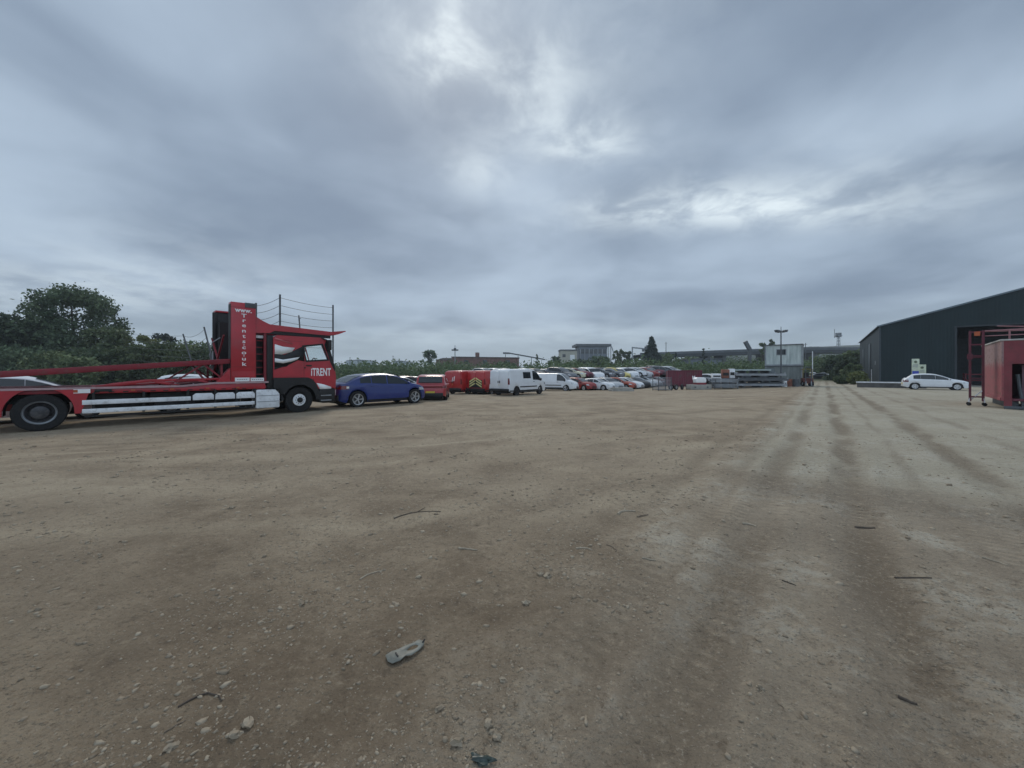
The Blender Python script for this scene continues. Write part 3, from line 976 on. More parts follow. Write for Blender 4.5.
# cab shell
wr = [tz(303.5, 347.2), tz(321.5, 345.2), tz(327.2, 359.2), tz(306.8, 360.3)]
(ax, az_), (bx_, bz), (cx_, cz_), (dx, dz) = wr
fr = [(7.42, 2.98), (7.56, 2.86), (7.86, 1.72), (7.90, 1.35), (7.88, .95)]
m = MB()
m.prism([(5.56, 1.3), (dx, 1.3), (dx, dz), (ax, az_), (ax, 2.985), (5.7, 2.975), (5.56, 2.85)], 0, .05)
m.prism([(dx, 1.3), (7.0, 1.3), (7.14, .92), (7.88, .95), (7.90, 1.35), (7.86, 1.72), (cx_, cz_), (dx, dz)], 0, .05)
m.prism([(ax, az_), (bx_, bz), (7.42, 2.98), (ax, 2.985)], 0, .05)
m.prism([(bx_, bz), (cx_, cz_), (7.86, 1.72), (7.56, 2.86), (7.42, 2.98)], 0, .05)
FAR = [(6.3, 2.86), (7.5, 2.88), (7.79, 1.85), (6.3, 1.85)]
m.prism([(5.56, 1.3), (6.3, 1.3), (6.3, 2.985), (5.7, 2.975), (5.56, 2.85)], 2.45, 2.5)
m.prism([(6.3, 1.3), (7.0, 1.3), (7.14, .92), (7.88, .95), (7.90, 1.35), (7.86, 1.72), (7.79, 1.85), (6.3, 1.85)], 2.45, 2.5)
m.prism([(6.3, 2.86), (7.5, 2.88), (7.42, 2.98), (6.3, 2.985)], 2.45, 2.5)
m.prism([(7.5, 2.88), (7.79, 1.85), (7.86, 1.72), (7.56, 2.86), (7.42, 2.98)], 2.45, 2.5)
m.prism([(5.56, 2.90), (5.7, 3.0), (7.4, 3.01), (7.5, 2.95), (5.56, 2.85)], .05, 2.45)
m.prism([(5.56, 1.25), (5.6, 1.25), (5.6, 2.9), (5.56, 2.85)], .05, 2.45)
m.prism([(7.86, 1.72), (7.90, 1.35), (7.88, .5), (7.80, .5), (7.80, 1.70)], .05, 2.45)
m.prism([(7.42, 2.98), (7.5, 2.94), (7.555, 2.87), (7.50, 2.87), (7.38, 2.93)], .05, 2.45)
m.prism([(5.6, 1.28), (7.8, 1.28), (7.8, 1.22), (5.6, 1.22)], .05, 2.45)
cab = m.build('cab', RT, truck)
m = MB(); m.add([(7.84, .05, 1.72), (7.84, 2.45, 1.72), (7.54, 2.45, 2.82), (7.54, .05, 2.82)], [(0, 1, 2, 3)]); m.build('windscreen', M['clearglass'], cab)
for y in (.025, 2.475):
    m = MB(); m.add([(x, y, z) for x, z in (wr if y < 1 else FAR)], [(0, 1, 2, 3)]); m.build('door_window', M['clearglass'], cab)
for y0, y1 in ((-.012, -.001), (2.501, 2.51)):
    m = MB()
    fx = .06
    wq = wr if y0 < 1 else FAR
    if y0 > 1:
        continue
    o = [(ax - fx, az_ + .07), (bx_ + .05, bz + .07), (cx_ + .08, cz_ - .06), (dx - .04, dz - .07)]
    for i in range(4):
        j = (i + 1) % 4
        m.prism([wr[i], wr[j], o[j], o[i]], y0, y1)
    m.prism([(7.50, 2.90), (7.58, 2.80), (7.87, 1.75), (7.84, 1.62), (7.66, 2.0), (7.42, 2.72)], y0 + .002, y1 + .001 if y0 < 0 else y1)
    m.build('window_frame', BK, cab)
m = MB(); m.box(7.3, 7.8, .06, 2.44, 1.5, 1.78); m.tube([(7.2, .5 + .2 * math.cos(a), 1.98 + .2 * math.sin(a)) for a in np.linspace(0, 6.28, 17)], .02, 6)
m.build('dashboard', M['interior'], cab)
for y in (.35, 1.65):
    m = MB(); m.box(5.95, 6.45, y, y + .5, 1.4, 1.65); m.box(5.85, 6.0, y, y + .5, 1.6, 2.25); m.box(5.85, 5.97, y + .12, y + .38, 2.26, 2.5); m.build('seat', M['interior'], cab, .04)
# side graphic on the sleeper


def decal(name, pts, mat, y, parent):
    q = MB()
    n = len(pts) // 2
    ps = [tz(262 + a * 84 / 679, 325 + b * 95 / 768) for a, b in pts]
    up_, dn = ps[:n], ps[n:][::-1]
    q.grid([[(x, y, z) for x, z in up_], [(x, y, z) for x, z in dn]])
    o = q.build(name, mat, parent)
    sd = o.modifiers.new('thickness', 'SOLIDIFY'); sd.thickness = .001
    return o


decal('swoosh_dark', [(100, 225), (180, 240), (260, 205), (330, 172), (345, 295), (290, 285), (200, 330), (100, 345)], BK, -.003, cab)
decal('swoosh_white', [(103, 155), (170, 175), (265, 185), (240, 218), (160, 238), (103, 235)], M['white'], -.0075, cab)
decal('swoosh_white', [(103, 268), (170, 280), (235, 270), (305, 258), (285, 280), (235, 296), (170, 310), (103, 300)], M['white'], -.0075, cab)
decal('swoosh_stripe', [(440, 468), (500, 480), (560, 500), (558, 526), (510, 526), (470, 520)], M['white'], -.003, cab)
decal('swoosh_stripe', [(100, 345), (160, 330), (210, 325), (205, 334), (160, 342), (100, 362)], BK, -.003, cab)
decal('swoosh_pink', [(103, 100), (160, 118), (250, 150), (245, 158), (160, 132), (103, 112)], surf('pale_red_film', (.5, .12, .13), .5), -.003, cab)
t0, z0 = tz(311, 376.3); t1, z1 = tz(330.7, 368.6)
lt = text_mesh('lettering', 'iTRENT', .34, txt, cab, ((t0 + t1) / 2, -.004, (z0 + z1) / 2), (R(90), 0, 0), bold=.009)
wd = max(v.co.x for v in lt.data.vertices) - min(v.co.x for v in lt.data.vertices)
lt.scale[0] = (t1 - t0) / wd
hh = max(v.co.y for v in lt.data.vertices) - min(v.co.y for v in lt.data.vertices)
lt.scale[1] = (z1 - z0) / hh
# arch, steps, mirror
aa = [(6.49 + .60 * math.cos(a), .5 + .60 * math.sin(a)) for a in np.linspace(0, math.pi, 18)]
for y0, y1 in ((-.03, .3), (2.2, 2.53)):
    m = MB()
    oo = [(7.22, .5), (7.22, .75), (7.17, .95), (7.08, 1.15), (6.95, 1.3), (6.8, 1.38), (6.65, 1.385), (6.49, 1.385), (6.35, 1.385), (6.2, 1.385), (6.05, 1.385), (5.9, 1.385), (5.75, 1.385), (5.6, 1.385), (5.56, 1.385), (5.56, 1.02), (5.83, 1.0), (5.83, .5)]
    for i in range(17):
        m.prism([aa[i], aa[i + 1], oo[i + 1], oo[i]], y0, y1)
    m.build('wheel_arch', BK, cab)
m = MB()
for y0, y1 in ((-.01, .4), (2.1, 2.51)):
    m.box(7.225, 7.86, y0, y1, .36, .91)
m.box(7.5, 7.92, .3, 2.2, .3, .6)
st = m.build('step_panel', BK, cab, .02)
m = MB(); m.box(7.28, 7.7, -.03, -.012, .62, .66); m.box(7.28, 7.7, -.03, -.012, .42, .46); m.build('step_tread', M['steel'], st)
m = MB(); m.box(7.87, 7.93, .1, .5, .62, .85); m.build('headlight', M['lamp_clear'], cab, .01)
m = MB(); m.box(7.87, 7.93, 2.0, 2.4, .62, .85); m.build('headlight', M['lamp_clear'], cab, .01)
for y in (-.22, 2.62):
    m = MB(); m.box(7.5, 7.64, y, y + .2, 2.5, 2.92); m.bar((7.5, y + .1, 2.9), (7.3, y + .25, 3.0), .05, .05); m.build('mirror', BK, cab, .04)
m = MB(); m.box(6.64, 6.7, -.02, -.001, 1.75, 1.79); m.box(6.72, 6.92, -.035, -.002, 1.83, 1.88); m.build('door_handle', BK, cab)
m = MB(); m.box(6.635, 6.645, -.004, -.001, 1.39, 2.04); m.box(6.65, 7.6, -.004, -.001, 1.31, 1.315); m.build('door_seam', BK, cab)

for t in (1.75, 2.65, 3.55, 4.4):
    m = MB(); m.box(t, t + .09, -.02, .018, 1.03, 1.075); m.build('side_marker', M['orange'], truck)
m = MB()
for k in range(13):
    m.box(.98 + k * .3, 1.10 + k * .3, .012, .019, 1.0, 1.03)
m.build('lashing_slot', BK, truck)
m = MB(); m.box(4.232, 4.238, -.002, .3, 1.3, 4.0); m.box(4.25, 4.99, -.003, -.001, 1.78, 1.786); m.box(4.25, 4.99, -.003, -.001, 3.90, 3.906); m.build('panel_seam', BK, tw)
m = MB()
for k in range(8):
    for z in (1.45, 1.62):
        m.blob((4.3 + k * .09, -.002, z), (.012, .006, .012), k, 1, 0)
m.box(4.28, 4.96, -.003, -.0005, 1.44, 1.63)
m.build('bolted_plate', RT, tw)
m = MB(); m.box(6.0, 6.5, -.006, -.001, 1.42, 1.424); m.box(5.62, 6.6, -.006, -.001, 2.80, 2.806); m.build('panel_seam', BK, cab)
# ------------------------------------------------------------------ dark shed
gA = R(-39.1)
gx, gy = math.cos(gA), math.sin(gA)           # along the gable, towards the camera
sx, sy = -gy, gx                              # along the side wall, away
shed = thing('metal_shed', 'large dark blue-grey metal clad shed with open doorway in its gable end', 'building', (48.7, 51.0, base_z(48.7, 51)), gA)


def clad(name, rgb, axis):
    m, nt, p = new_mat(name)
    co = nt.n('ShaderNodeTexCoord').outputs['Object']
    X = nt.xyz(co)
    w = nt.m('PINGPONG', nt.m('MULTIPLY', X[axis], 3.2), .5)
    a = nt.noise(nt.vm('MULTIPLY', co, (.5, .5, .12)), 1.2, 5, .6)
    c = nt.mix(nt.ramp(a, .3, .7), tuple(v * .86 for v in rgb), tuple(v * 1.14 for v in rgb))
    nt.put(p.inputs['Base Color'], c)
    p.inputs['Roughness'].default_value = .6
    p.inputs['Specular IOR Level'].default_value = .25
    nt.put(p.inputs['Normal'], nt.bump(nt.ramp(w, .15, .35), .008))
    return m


GW, SL, EZ, PK, PZ = 25.0, 37.0, 7.7, 12.5, 11.25
DX0, DX1, DZ = 6.8, 12.6, 7.1
slope = (PZ - EZ) / PK
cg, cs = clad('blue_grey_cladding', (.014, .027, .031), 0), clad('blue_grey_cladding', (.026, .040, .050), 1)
top = lambda x: EZ + slope * (x if x < PK else GW - x)
m = MB()
m.prism([(0, 0), (DX0, 0), (DX0, top(DX0)), (0, EZ)], 0, .12)
m.prism([(DX0, DZ), (DX1, DZ), (DX1, top(DX1)), (PK, PZ), (DX0, top(DX0))], 0, .12)
m.prism([(DX1, 0), (GW, 0), (GW, EZ), (DX1, top(DX1))], 0, .12)
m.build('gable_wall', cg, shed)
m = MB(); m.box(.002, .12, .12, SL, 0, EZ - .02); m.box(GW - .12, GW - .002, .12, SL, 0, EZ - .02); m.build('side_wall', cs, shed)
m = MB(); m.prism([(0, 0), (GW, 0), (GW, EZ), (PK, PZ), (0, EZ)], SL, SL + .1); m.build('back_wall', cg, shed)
m = MB()
m.prism([(-.25, EZ - .05), (PK, PZ + .02), (PK, PZ + .14), (-.25, EZ + .08)], -.1, SL + .2)
m.prism([(GW + .25, EZ - .05), (PK, PZ + .02), (PK, PZ + .14), (GW + .25, EZ + .08)], -.1, SL + .2)
rf = m.build('roof', surf('dark_roof_sheet', (.06, .075, .088), .5, .1, .15, .4), shed)
m = MB(); m.prism([(-.28, EZ - .06), (PK, PZ + .03), (PK, PZ + .22), (-.28, EZ + .12)], -.16, -.1)
m.prism([(GW + .28, EZ - .06), (PK, PZ + .03), (PK, PZ + .22), (GW + .28, EZ + .12)], -.16, -.1)
m.build('verge_trim', surf('pale_blue_trim', (.14, .18, .21), .45, .2, .1), rf)
m = MB(); m.box(-.06, .1, -.06, -.002, 0, EZ - .05); m.box(-.06, -.002, -.06, .16, 0, EZ - .05); m.build('corner_flashing', surf('dark_trim', (.05, .066, .08), .45), shed)
m = MB()
m.box(DX0 - .18, DX0, -.05, -.002, 0, DZ + .18); m.box(DX1, DX1 + .18, -.05, -.002, 0, DZ + .18); m.box(DX0, DX1, -.05, -.002, DZ, DZ + .18)
m.build('door_frame', surf('dark_trim', (.02, .028, .036), .5), shed)
m = MB(); m.box(-.06, -.001, 12.5, 16.4, 0, 6.2); m.box(-.08, -.06, 12.3, 12.5, 0, 6.3); m.box(-.08, -.06, 16.4, 16.6, 0, 6.3); m.build('roller_door', surf('door_steel', (.055, .072, .09), .45), shed)
m = MB(); m.box(-.05, -.001, 26, 29.5, 0, 6.0); m.build('roller_door', surf('door_steel', (.045, .06, .078), .45), shed)
m = MB(); m.box(-.03, -.002, 5.1, 5.9, 2.75, 3.3); m.build('wall_sign', M['steel'], shed)
m = MB(); m.tube([(-.12, 9.6, 0), (-.12, 9.6, 2.1)], .06, 8); m.build('downpipe', M['alu'], shed)
m = MB(); m.box(.2, GW - .2, .2, SL - .1, .004, .03); m.build('slab', M['concrete'], shed)
m = MB(); m.box(.2, GW - .2, 13, 13.1, .03, 6.5); m.build('partition', surf('grey_partition', (.10, .12, .135), .7), shed)
for x in (6.5, 12.9):
    m = MB(); m.box(x, x + .25, 1.0, 1.25, .03, top(x) - .2); m.build('steel_column', M['darksteel'], shed)
# rack inside the doorway
rk = thing('pallet_rack', 'low dull red steel rack standing just inside the shed doorway', 'rack', (48.7 + gx * 8.2 + sx * 4, 51 + gy * 8.2 + sy * 4, .04), gA)
for x in (0, 2.7):
    m = MB(); m.box(x, x + .1, 0, .1, 0, 1.4); m.box(x, x + .1, 1.0, 1.1, 0, 1.4)
    for k in range(2):
        m.bar((x + .05, .05, .3 + k * .6), (x + .05, 1.05, .6 + k * .6), .05, .05)
    m.build('upright', M['darkred'], rk)
for z in (.45, 1.2):
    m = MB(); m.box(.1, 2.7, .0, .06, z, z + .1); m.box(.1, 2.7, 1.04, 1.1, z, z + .1); m.box(.1, 2.7, .06, 1.04, z + .1, z + .13); m.build('shelf', M['darkred'], rk)
wp = lambda a, b: (48.7 + gx * a + sx * b, 51 + gy * a + sy * b)

# low wall with pale coping
wl = thing('low_wall', 'low dark wall with pale coping running behind the white hatchback', 'wall', (37.64, 42.0, base_z(37.6, 42)), gA)
m = MB(); m.box(0, 5.2, -.12, .12, -.05, .5); m.build('wall_body', surf('dark_block', (.10, .095, .09), .9, 0, .3, 2), wl)
m = MB(); m.box(-.08, 5.28, -.17, .17, .503, .63); m.build('coping', M['alu'], wl, .01)
# signs


def post_sign(label, px, d, ztop, zbot, w, blue):
    x, y = at(px, d)
    t = thing('post_sign', label, 'sign', (x, y, base_z(x, y)), R(-25), 'signs behind the white hatchback')
    m = MB(); m.tube([(0, .04, 0), (0, .04, ztop - .05)], .035, 8); m.build('post', M['steel'], t)
    m = MB(); m.box(-w / 2, w / 2, -.02, .0, zbot, ztop); b = m.build('board', surf('pale_yellow_board', (.55, .60, .46), .6), t, .004)
    m = MB(); m.lathe([(.001, 0), (.13, 0), (.13, -.004), (.001, -.004)], (0, -.0225, ztop - .32), 16); m.build('pictogram', surf('dull_green_print', (.10, .13, .08), .6), b)
    m = MB()
    for k in range(3):
        m.box(-w * .32, w * .3, -.024, -.0205, ztop - .62 - k * .11, ztop - .575 - k * .11)
    m.build('print_line', M['steel'], b)
    if blue:
        m = MB(); m.box(-w / 2 + .04, w / 2 - .04, -.024, -.0205, zbot + .25, zbot + .62); m.build('blue_panel', M['blue_film'], b)


post_sign('tall pale sign board with a blue panel standing behind the white hatchback', 915.5, 40.5, 3.05, 1.15, .6, True)
post_sign('shorter pale sign board beside the tall one with the blue panel', 922, 40.5, 2.45, 1.1, .62, False)

# red steel housing at the edge of the yard
hx, hy = 21.3, 16.75
hs = thing('steel_housing', 'faded red steel machine housing with pale roof edge and dark open front', 'machine', (hx, hy, base_z(hx, hy)), R(45))
# local x runs away along the long side, local y runs to the left (towards the track): the long face is y = 0
m = MB()
fade, nt, p = new_mat('faded_red_steel')
co = nt.n('ShaderNodeTexCoord').outputs['Object']
X = nt.xyz(co)
nz = nt.noise(co, 1.6, 6, .65)
hgt = nt.m('ADD', X[2], nt.m('MULTIPLY', nt.m('SUBTRACT', nz, .5), 1.1))
c = nt.mix(nt.ramp(hgt, 1.75, 2.15), (.30, .075, .085), (.30, .19, .185))
c = nt.mix(nt.m('MULTIPLY', nt.ramp(nt.noise(co, 4, 6, .7), .50, .62), .75), c, (.13, .075, .055))
nt.put(p.inputs['Base Color'], c); p.inputs['Roughness'].default_value = .65
m.box(0, 5.2, -.06, 0, .35, 2.95)
m.build('long_side', fade, hs)
m = MB()
m.box(-.005, .055, -2.6, -.062, 1.95, 2.95)
m.box(-.005, .055, -.28, -.062, .12, 1.948)
m.box(-.005, .055, -2.6, -2.2, .12, 1.948)
m.build('front_frame', surf('dull_red_steel', (.20, .035, .045), .6, 0, .2, 1.5, (.1, .06, .05), .5), hs)
m = MB(); m.box(.06, 5.2, -2.6, -2.54, .35, 2.95); m.box(5.14, 5.2, -2.54, -.06, .35, 2.95); m.box(.06, 5.14, -2.54, -.06, .35, .45); m.box(2.4, 2.46, -2.54, -.06, .45, 2.9); m.build('shell', M['maroon'], hs)
m = MB(); m.box(-.03, 5.23, -2.63, .05, 2.953, 3.02); m.build('roof', surf('pale_roof_steel', (.45, .44, .42), .6, 0, .15, 1, (.25, .2, .17), .5), hs, .02)
m = MB(); m.box(.4, .5, -2.1, -.6, .5, 1.9); m.box(.9, 1.4, -1.6, -.75, .46, 1.7); m.build('inner_panel', surf('purple_grey_steel', (.16, .085, .11), .6, 0, .25, 1.5), hs)
for y in (-2.4, -1.7, -1.0, -.62):
    m = MB(); m.tube([(.2, y, .02), (.3, y + .1, .9), (.32, y + .15, 1.5)], .06, 8); m.build('support_leg', M['darksteel'], hs)
m = MB(); m.box(-.02, .02, -.6, -.06, .0, .13); m.box(.3, 5.0, -.5, -.3, 0, .35); m.box(.3, 5.0, -2.3, -2.1, 0, .35); m.build('skid', M['darksteel'], hs, .01)
m = MB(); m.box(.05, 5.1, .001, .04, .36, .48); m.build('side_rib', fade, hs)

# red access tower with castors and long handrail
x, y = at(976.5, 18.3)
ac = thing('access_platform', 'tall narrow red steel access platform on castors with handrail beside the red housing', 'platform', (x, y, base_z(x, y)), R(-48))
w = .2
for px_, py_ in ((-w, -w), (w, -w), (w, w), (-w, w)):
    m = MB(); m.box(px_ - .035, px_ + .035, py_ - .035, py_ + .035, .22, 3.55); m.build('post', M['maroon'], ac)
    m = MB(); m.tube([(px_ * 1.2, py_ * 1.2, .16), (px_, py_, .5)], .022, 6); m.build('leg', M['alu'], ac)
    m = MB(); m.lathe([(.02, -.025), (.07, -.025), (.08, 0), (.07, .025), (.02, .025)], (0, 0, 0), 16); m.build('castor', M['tyre'], ac, loc=(px_ * 1.2, py_ * 1.2, .08))
m = MB()
for k, z in enumerate((.42, 1.3, 2.3, 2.9, 3.5)):
    for a, b in (((-w, -w), (w, -w)), ((w, -w), (w, w)), ((w, w), (-w, w)), ((-w, w), (-w, -w))):
        if k in (0, 2, 4) or a[1] == b[1]:
            m.bar((*a, z), (*b, z), .05, .05)
m.build('rung', M['maroon'], ac)
m = MB(); m.box(-w, w, -w, w, 2.3, 2.4); m.box(-.3, -.12, -.30, -.25, 2.2, 2.45); m.build('landing', M['maroon'], ac)
m = MB(); m.tube([(-w, -w, .25), (w, -w, .75)], .018, 6); m.tube([(-w, w, .25), (w, w, .75)], .018, 6); m.build('brace', M['alu'], ac)
m = MB(); m.tube([(w, -w, 3.52), (1.8, -.2, 3.52), (3.6, -.2, 3.55)], .03, 8); m.tube([(.6, -.2, 3.72), (1.6, -.2, 3.6)], .025, 8); m.tube([(1.8, -.2, 3.5), (1.8, -.2, 3.0)], .03, 8); m.tube([(3.5, -.2, 3.54), (3.5, -.2, 3.0)], .03, 8); m.tube([(w, -w, 3.28), (1.8, -.2, 3.28), (3.6, -.2, 3.3)], .022, 8); m.tube([(.95, -.2, 3.52), (.95, -.2, 3.0)], .03, 8); m.tube([(2.65, -.2, 3.52), (2.65, -.2, 3.0)], .03, 8); m.tube([(w, w, 3.52), (1.8, .7, 3.52), (3.6, .7, 3.55)], .03, 8); m.tube([(1.8, .7, 3.5), (1.8, .7, 3.03)], .03, 8); m.build('handrail', surf('dull_pink_steel', (.3, .14, .15), .55), ac)
m = MB(); m.box(-.08, .1, -w - .05, -w - .036, 3.3, 3.5); m.build('notice', M['orange'], ac)

# ------------------------------------------------------------------ stacked cabins
cabA = R(-39)


def cabin(label, px, d, z, w, dep, hgt, window):
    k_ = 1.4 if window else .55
    x, y = at(px, d)
    t = thing('portable_cabin', label, 'cabin', (x, y, z), cabA, 'portable cabins stacked by the track')
    m = MB(); m.box(-w / 2 + .06, w / 2 - .06, .06, dep, .12, hgt - .1)
    mt, nt, p = new_mat('ribbed_cabin_steel')
    co = nt.n('ShaderNodeTexCoord').outputs['Object']; X = nt.xyz(co)
    a = nt.noise(nt.vm('MULTIPLY', co, (2, 2, .4)), 1.3, 5, .6)
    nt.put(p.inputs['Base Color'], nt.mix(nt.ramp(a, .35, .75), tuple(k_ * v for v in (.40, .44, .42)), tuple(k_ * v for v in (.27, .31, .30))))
    nt.put(p.inputs['Normal'], nt.bump(nt.m('PINGPONG', nt.m('MULTIPLY', nt.m('ADD', X[0], X[1]), 3), .5), .05))
    p.inputs['Roughness'].default_value = .6
    m.build('wall', mt, t)
    m = MB()
    for xx in (-w / 2, w / 2 - .14):
        m.box(xx, xx + .14, .0, .14, 0, hgt - .1)
    m.box(w / 2 - .14, w / 2, dep - .1, dep + .02, 0, hgt - .1)
    m.box(-w / 2 + .14, w / 2 - .14, .0, .1, 0, .16)
    m.build('corner_post', M['steel'], t)
    m = MB(); m.box(-w / 2 - .04, w / 2 + .04, -.05, dep + .05, hgt - .1, hgt); m.build('roof', M['darksteel'], t)
    if window:
        m = MB(); m.box(-.72, .30, .03, .058, 1.28, 2.04); f = m.build('window', M['steel'], t)
        m = MB(); m.box(-.64, -.22, .022, .0295, 1.36, 1.96); m.box(-.18, .22, .022, .0295, 1.36, 1.96); m.build('pane', M['glass'], f)
    else:
        m = MB(); m.box(-1.7, -.85, .03, .058, .15, 2.15); f = m.build('door', surf('grey_door', (.18, .21, .22), .5), t)
        m = MB(); m.box(-.97, -.91, .0, .03, 1.05, 1.15); m.build('handle', M['black'], f)
    return t


zg = base_z(34, 48)
cabin('lower grey-green portable cabin standing on the ground under the windowed one', 783.3, 47, zg, 3.75, 2.6, 2.45, False)
cabin('upper grey-green portable cabin with small dark window stacked on the other', 783.3, 47, zg + 2.46, 3.8, 2.6, 2.6, True)
for px, d, c_, lb in ((784, 44.6, 'white', 'white steel drum standing at the foot of the lower cabin'), (789.5, 44.8, 'rust', 'rusty steel drum beside the white one at the lower cabin'), (796, 44.4, 'darksteel', 'dark steel drum at the corner of the lower cabin')):
    x, y = at(px, d)
    t = thing('steel_drum', lb, 'drum', (x, y, base_z(x, y)), 0, 'steel drums by the cabins')
    m = MB(); m.lathe([(.001, 0), (.29, 0), (.29, .28), (.305, .3), (.29, .32), (.29, .58), (.305, .6), (.29, .62), (.29, .86), (.28, .88), (.001, .86)], (0, 0, 0), 20)
    m.V = [(a, c, b) for a, b, c in m.V]
    o = m.build('body', M[c_], t); o.location = (0, 0, 0)
    m = MB(); m.box(-.06, .06, -.05, .05, .86, .90); m.build('bung', M['darksteel'], t)
# lamp mast
x, y = at(781, 45)
lm = thing('floodlight_mast', 'tall thin floodlight mast standing in front of the stacked cabins', 'lamp mast', (x, y, base_z(x, y)), 0)
m = MB(); m.tube([(0, 0, 0), (0, 0, 6.6)], .10, 10, .06); m.tube([(0, 0, 6.6), (0, 0, 7.0)], .03, 6); m.build('pole', M['darksteel'], lm)
m = MB(); m.bar((-.62, 0, 6.45), (.62, 0, 6.45), .1, .1); m.build('crossarm', M['darksteel'], lm)
for k in (-.42, .42):
    s_ = 1 if k > 0 else -1
    m = MB(); m.prism([(k - s_ * .22, 6.28), (k + s_ * .18, 6.36), (k + s_ * .26, 6.62), (k - s_ * .1, 6.60)], -.25, .2); m.build('floodlight', M['darksteel'], lm, .02)

# ------------------------------------------------------------------ steel stock in front of the cabins
RACK = 'grey steel flat racks stacked by the cabins'
x, y = at(757, 44.5)
for k, (lb, dx, c) in enumerate((('lowest grey steel flat rack of the stack in front of the cabins', 0, 'steel'), ('middle grey steel flat rack of the stack in front of the cabins', .15, 'darksteel'), ('topmost grey steel flat rack with a pale edge rail in front of the cabins', -.1, 'steel'))):
    t = thing('flat_rack', lb, 'steel rack', (x + dx, y, base_z(x, y) + k * .58), R(-6), RACK)
    m = MB(); m.box(-2.7, 2.7, -1, 1, .22, .34); m.box(-2.7, 2.7, -1.04, -1, .18, .40); m.build('deck', M[c], t)
    m = MB(); m.box(-2.45, 2.4, -.92, .9, .343, .50 if k < 2 else .44); m.build('sheet_load', M['darksteel'], t)
    for s in (-1.9, 0, 1.9):
        m = MB(); m.box(s - .09, s + .09, -.95, .95, 0, .22); m.build('bearer', M['darksteel'], t)
    m = MB()
    for s in (-2.64, 2.54):
        m.box(s, s + .1, -1, -.9, .34, .57); m.box(s, s + .1, .9, 1, .34, .57)
    m.build('corner_stake', M['steel'], t)
x2, y2 = at(754, 47.0)
fb = thing('flatbed_body', 'long pale flat lorry bed behind the stacked steel racks', 'lorry bed', (x2 - .4, y2 + .6, base_z(x2, y2)), R(-4))
m = MB(); m.box(-2.2, 2.2, -1, 1, 1.9, 2.08); m.build('deck', surf('pale_panel', (.38, .44, .42), .6), fb)
m = MB()
for s in (-2, -.7, .7, 2):
    m.box(s - .06, s + .06, -.9, .9, 0, 1.9)
m.build('trestle', M['darksteel'], fb)
m = MB(); m.box(-2.1, 2.1, -.8, .9, .6, 1.5); m.build('frame', M['darksteel'], fb)
# stillages
ST_G = 'slatted steel stillages by the racks'
for k, (px, d, lb) in enumerate(((723.5, 42.5, 'lower slatted grey stillage standing on thin legs left of the flat racks'), (724, 42.5, 'upper slatted grey stillage stacked on the one with thin legs'))):
    x, y = at(px, d)
    t = thing('stillage', lb, 'stillage', (x, y, base_z(x, y) + .56 * k), R(-5), ST_G)
    m = MB()
    for z in (.2, .34, .48):
        m.box(-1.25, 1.25, -.7, -.66, z, z + .07); m.box(-1.25, 1.25, .66, .7, z, z + .07)
    m.box(-1.25, 1.25, -.66, .66, .18, .21)
    m.build('slat_panel', M['steel'], t)
    for a in (-1.2, 1.2):
        for b in (-.66, .66):
            m = MB(); m.box(a - .04, a + .04, b - .04, b + .04, 0, .55); m.build('leg', M['darksteel'], t)
bx = [(716, 43.5, .95, .55, M['white'], 'white_panel', 'white machine cover resting on the slatted stillages'), (725, 43.2, .75, 1.0, M['rust'], 'orange_drum', 'rusty orange cabinet standing behind the stillages'), (731.5, 43.2, .6, 1.05, M['alu'], 'pale_box', 'pale upright metal box behind the stillages')]
for px, d, w, h, mt, nm, lb in bx:
    x, y = at(px, d + 1.0)
    t = thing('machine_cover' if 'white' in nm else ('rusty_cabinet' if 'orange' in nm else 'metal_box'), lb, 'scrap metal', (x, y, base_z(x, y)), R(-8))
    m = MB(); m.box(-w / 2, w / 2, -.25, .25, 1.15, 1.15 + h); m.build('shell', mt, t, .05)
    m = MB(); m.box(-w / 2 + .08, w / 2 - .08, -.262, -.252, 1.15 + h * .3, 1.15 + h * .62); m.build('slot', M['black'], t)
    m = MB(); m.box(-w / 2 + .05, w / 2 - .05, -.2, .2, 0, 1.148); m.build('stand', M['darksteel'], t, .01)
# white tub on concrete block
x, y = at(699, 42.8)
t = thing('concrete_block', 'brown-grey concrete block carrying a pale metal tub', 'block', (x, y, base_z(x, y)), R(4))
m = MB(); m.box(-1.2, 1.2, -.5, .5, 0, .55); m.build('block', M['concrete'], t, .03)
m = MB(); m.box(-.8, -.6, -.508, -.5, .2, .35); m.box(.6, .8, -.508, -.5, .2, .35); m.build('lifting_eye', M['darksteel'], t)
t = thing('metal_tub', 'pale rounded metal tub with red base on the concrete block', 'tub', (x + .05, y, base_z(x, y) + .55), R(4))
m = MB(); m.prism([(-.55, .2), (.55, .2), (.62, .45), (.55, .72), (.35, .8), (-.4, .8), (-.6, .62)], -.35, .35); m.build('shell', M['white'], t, .05)
m = MB(); m.box(-.5, .6, -.33, .33, 0, .2); m.build('base', M['darkred'], t)
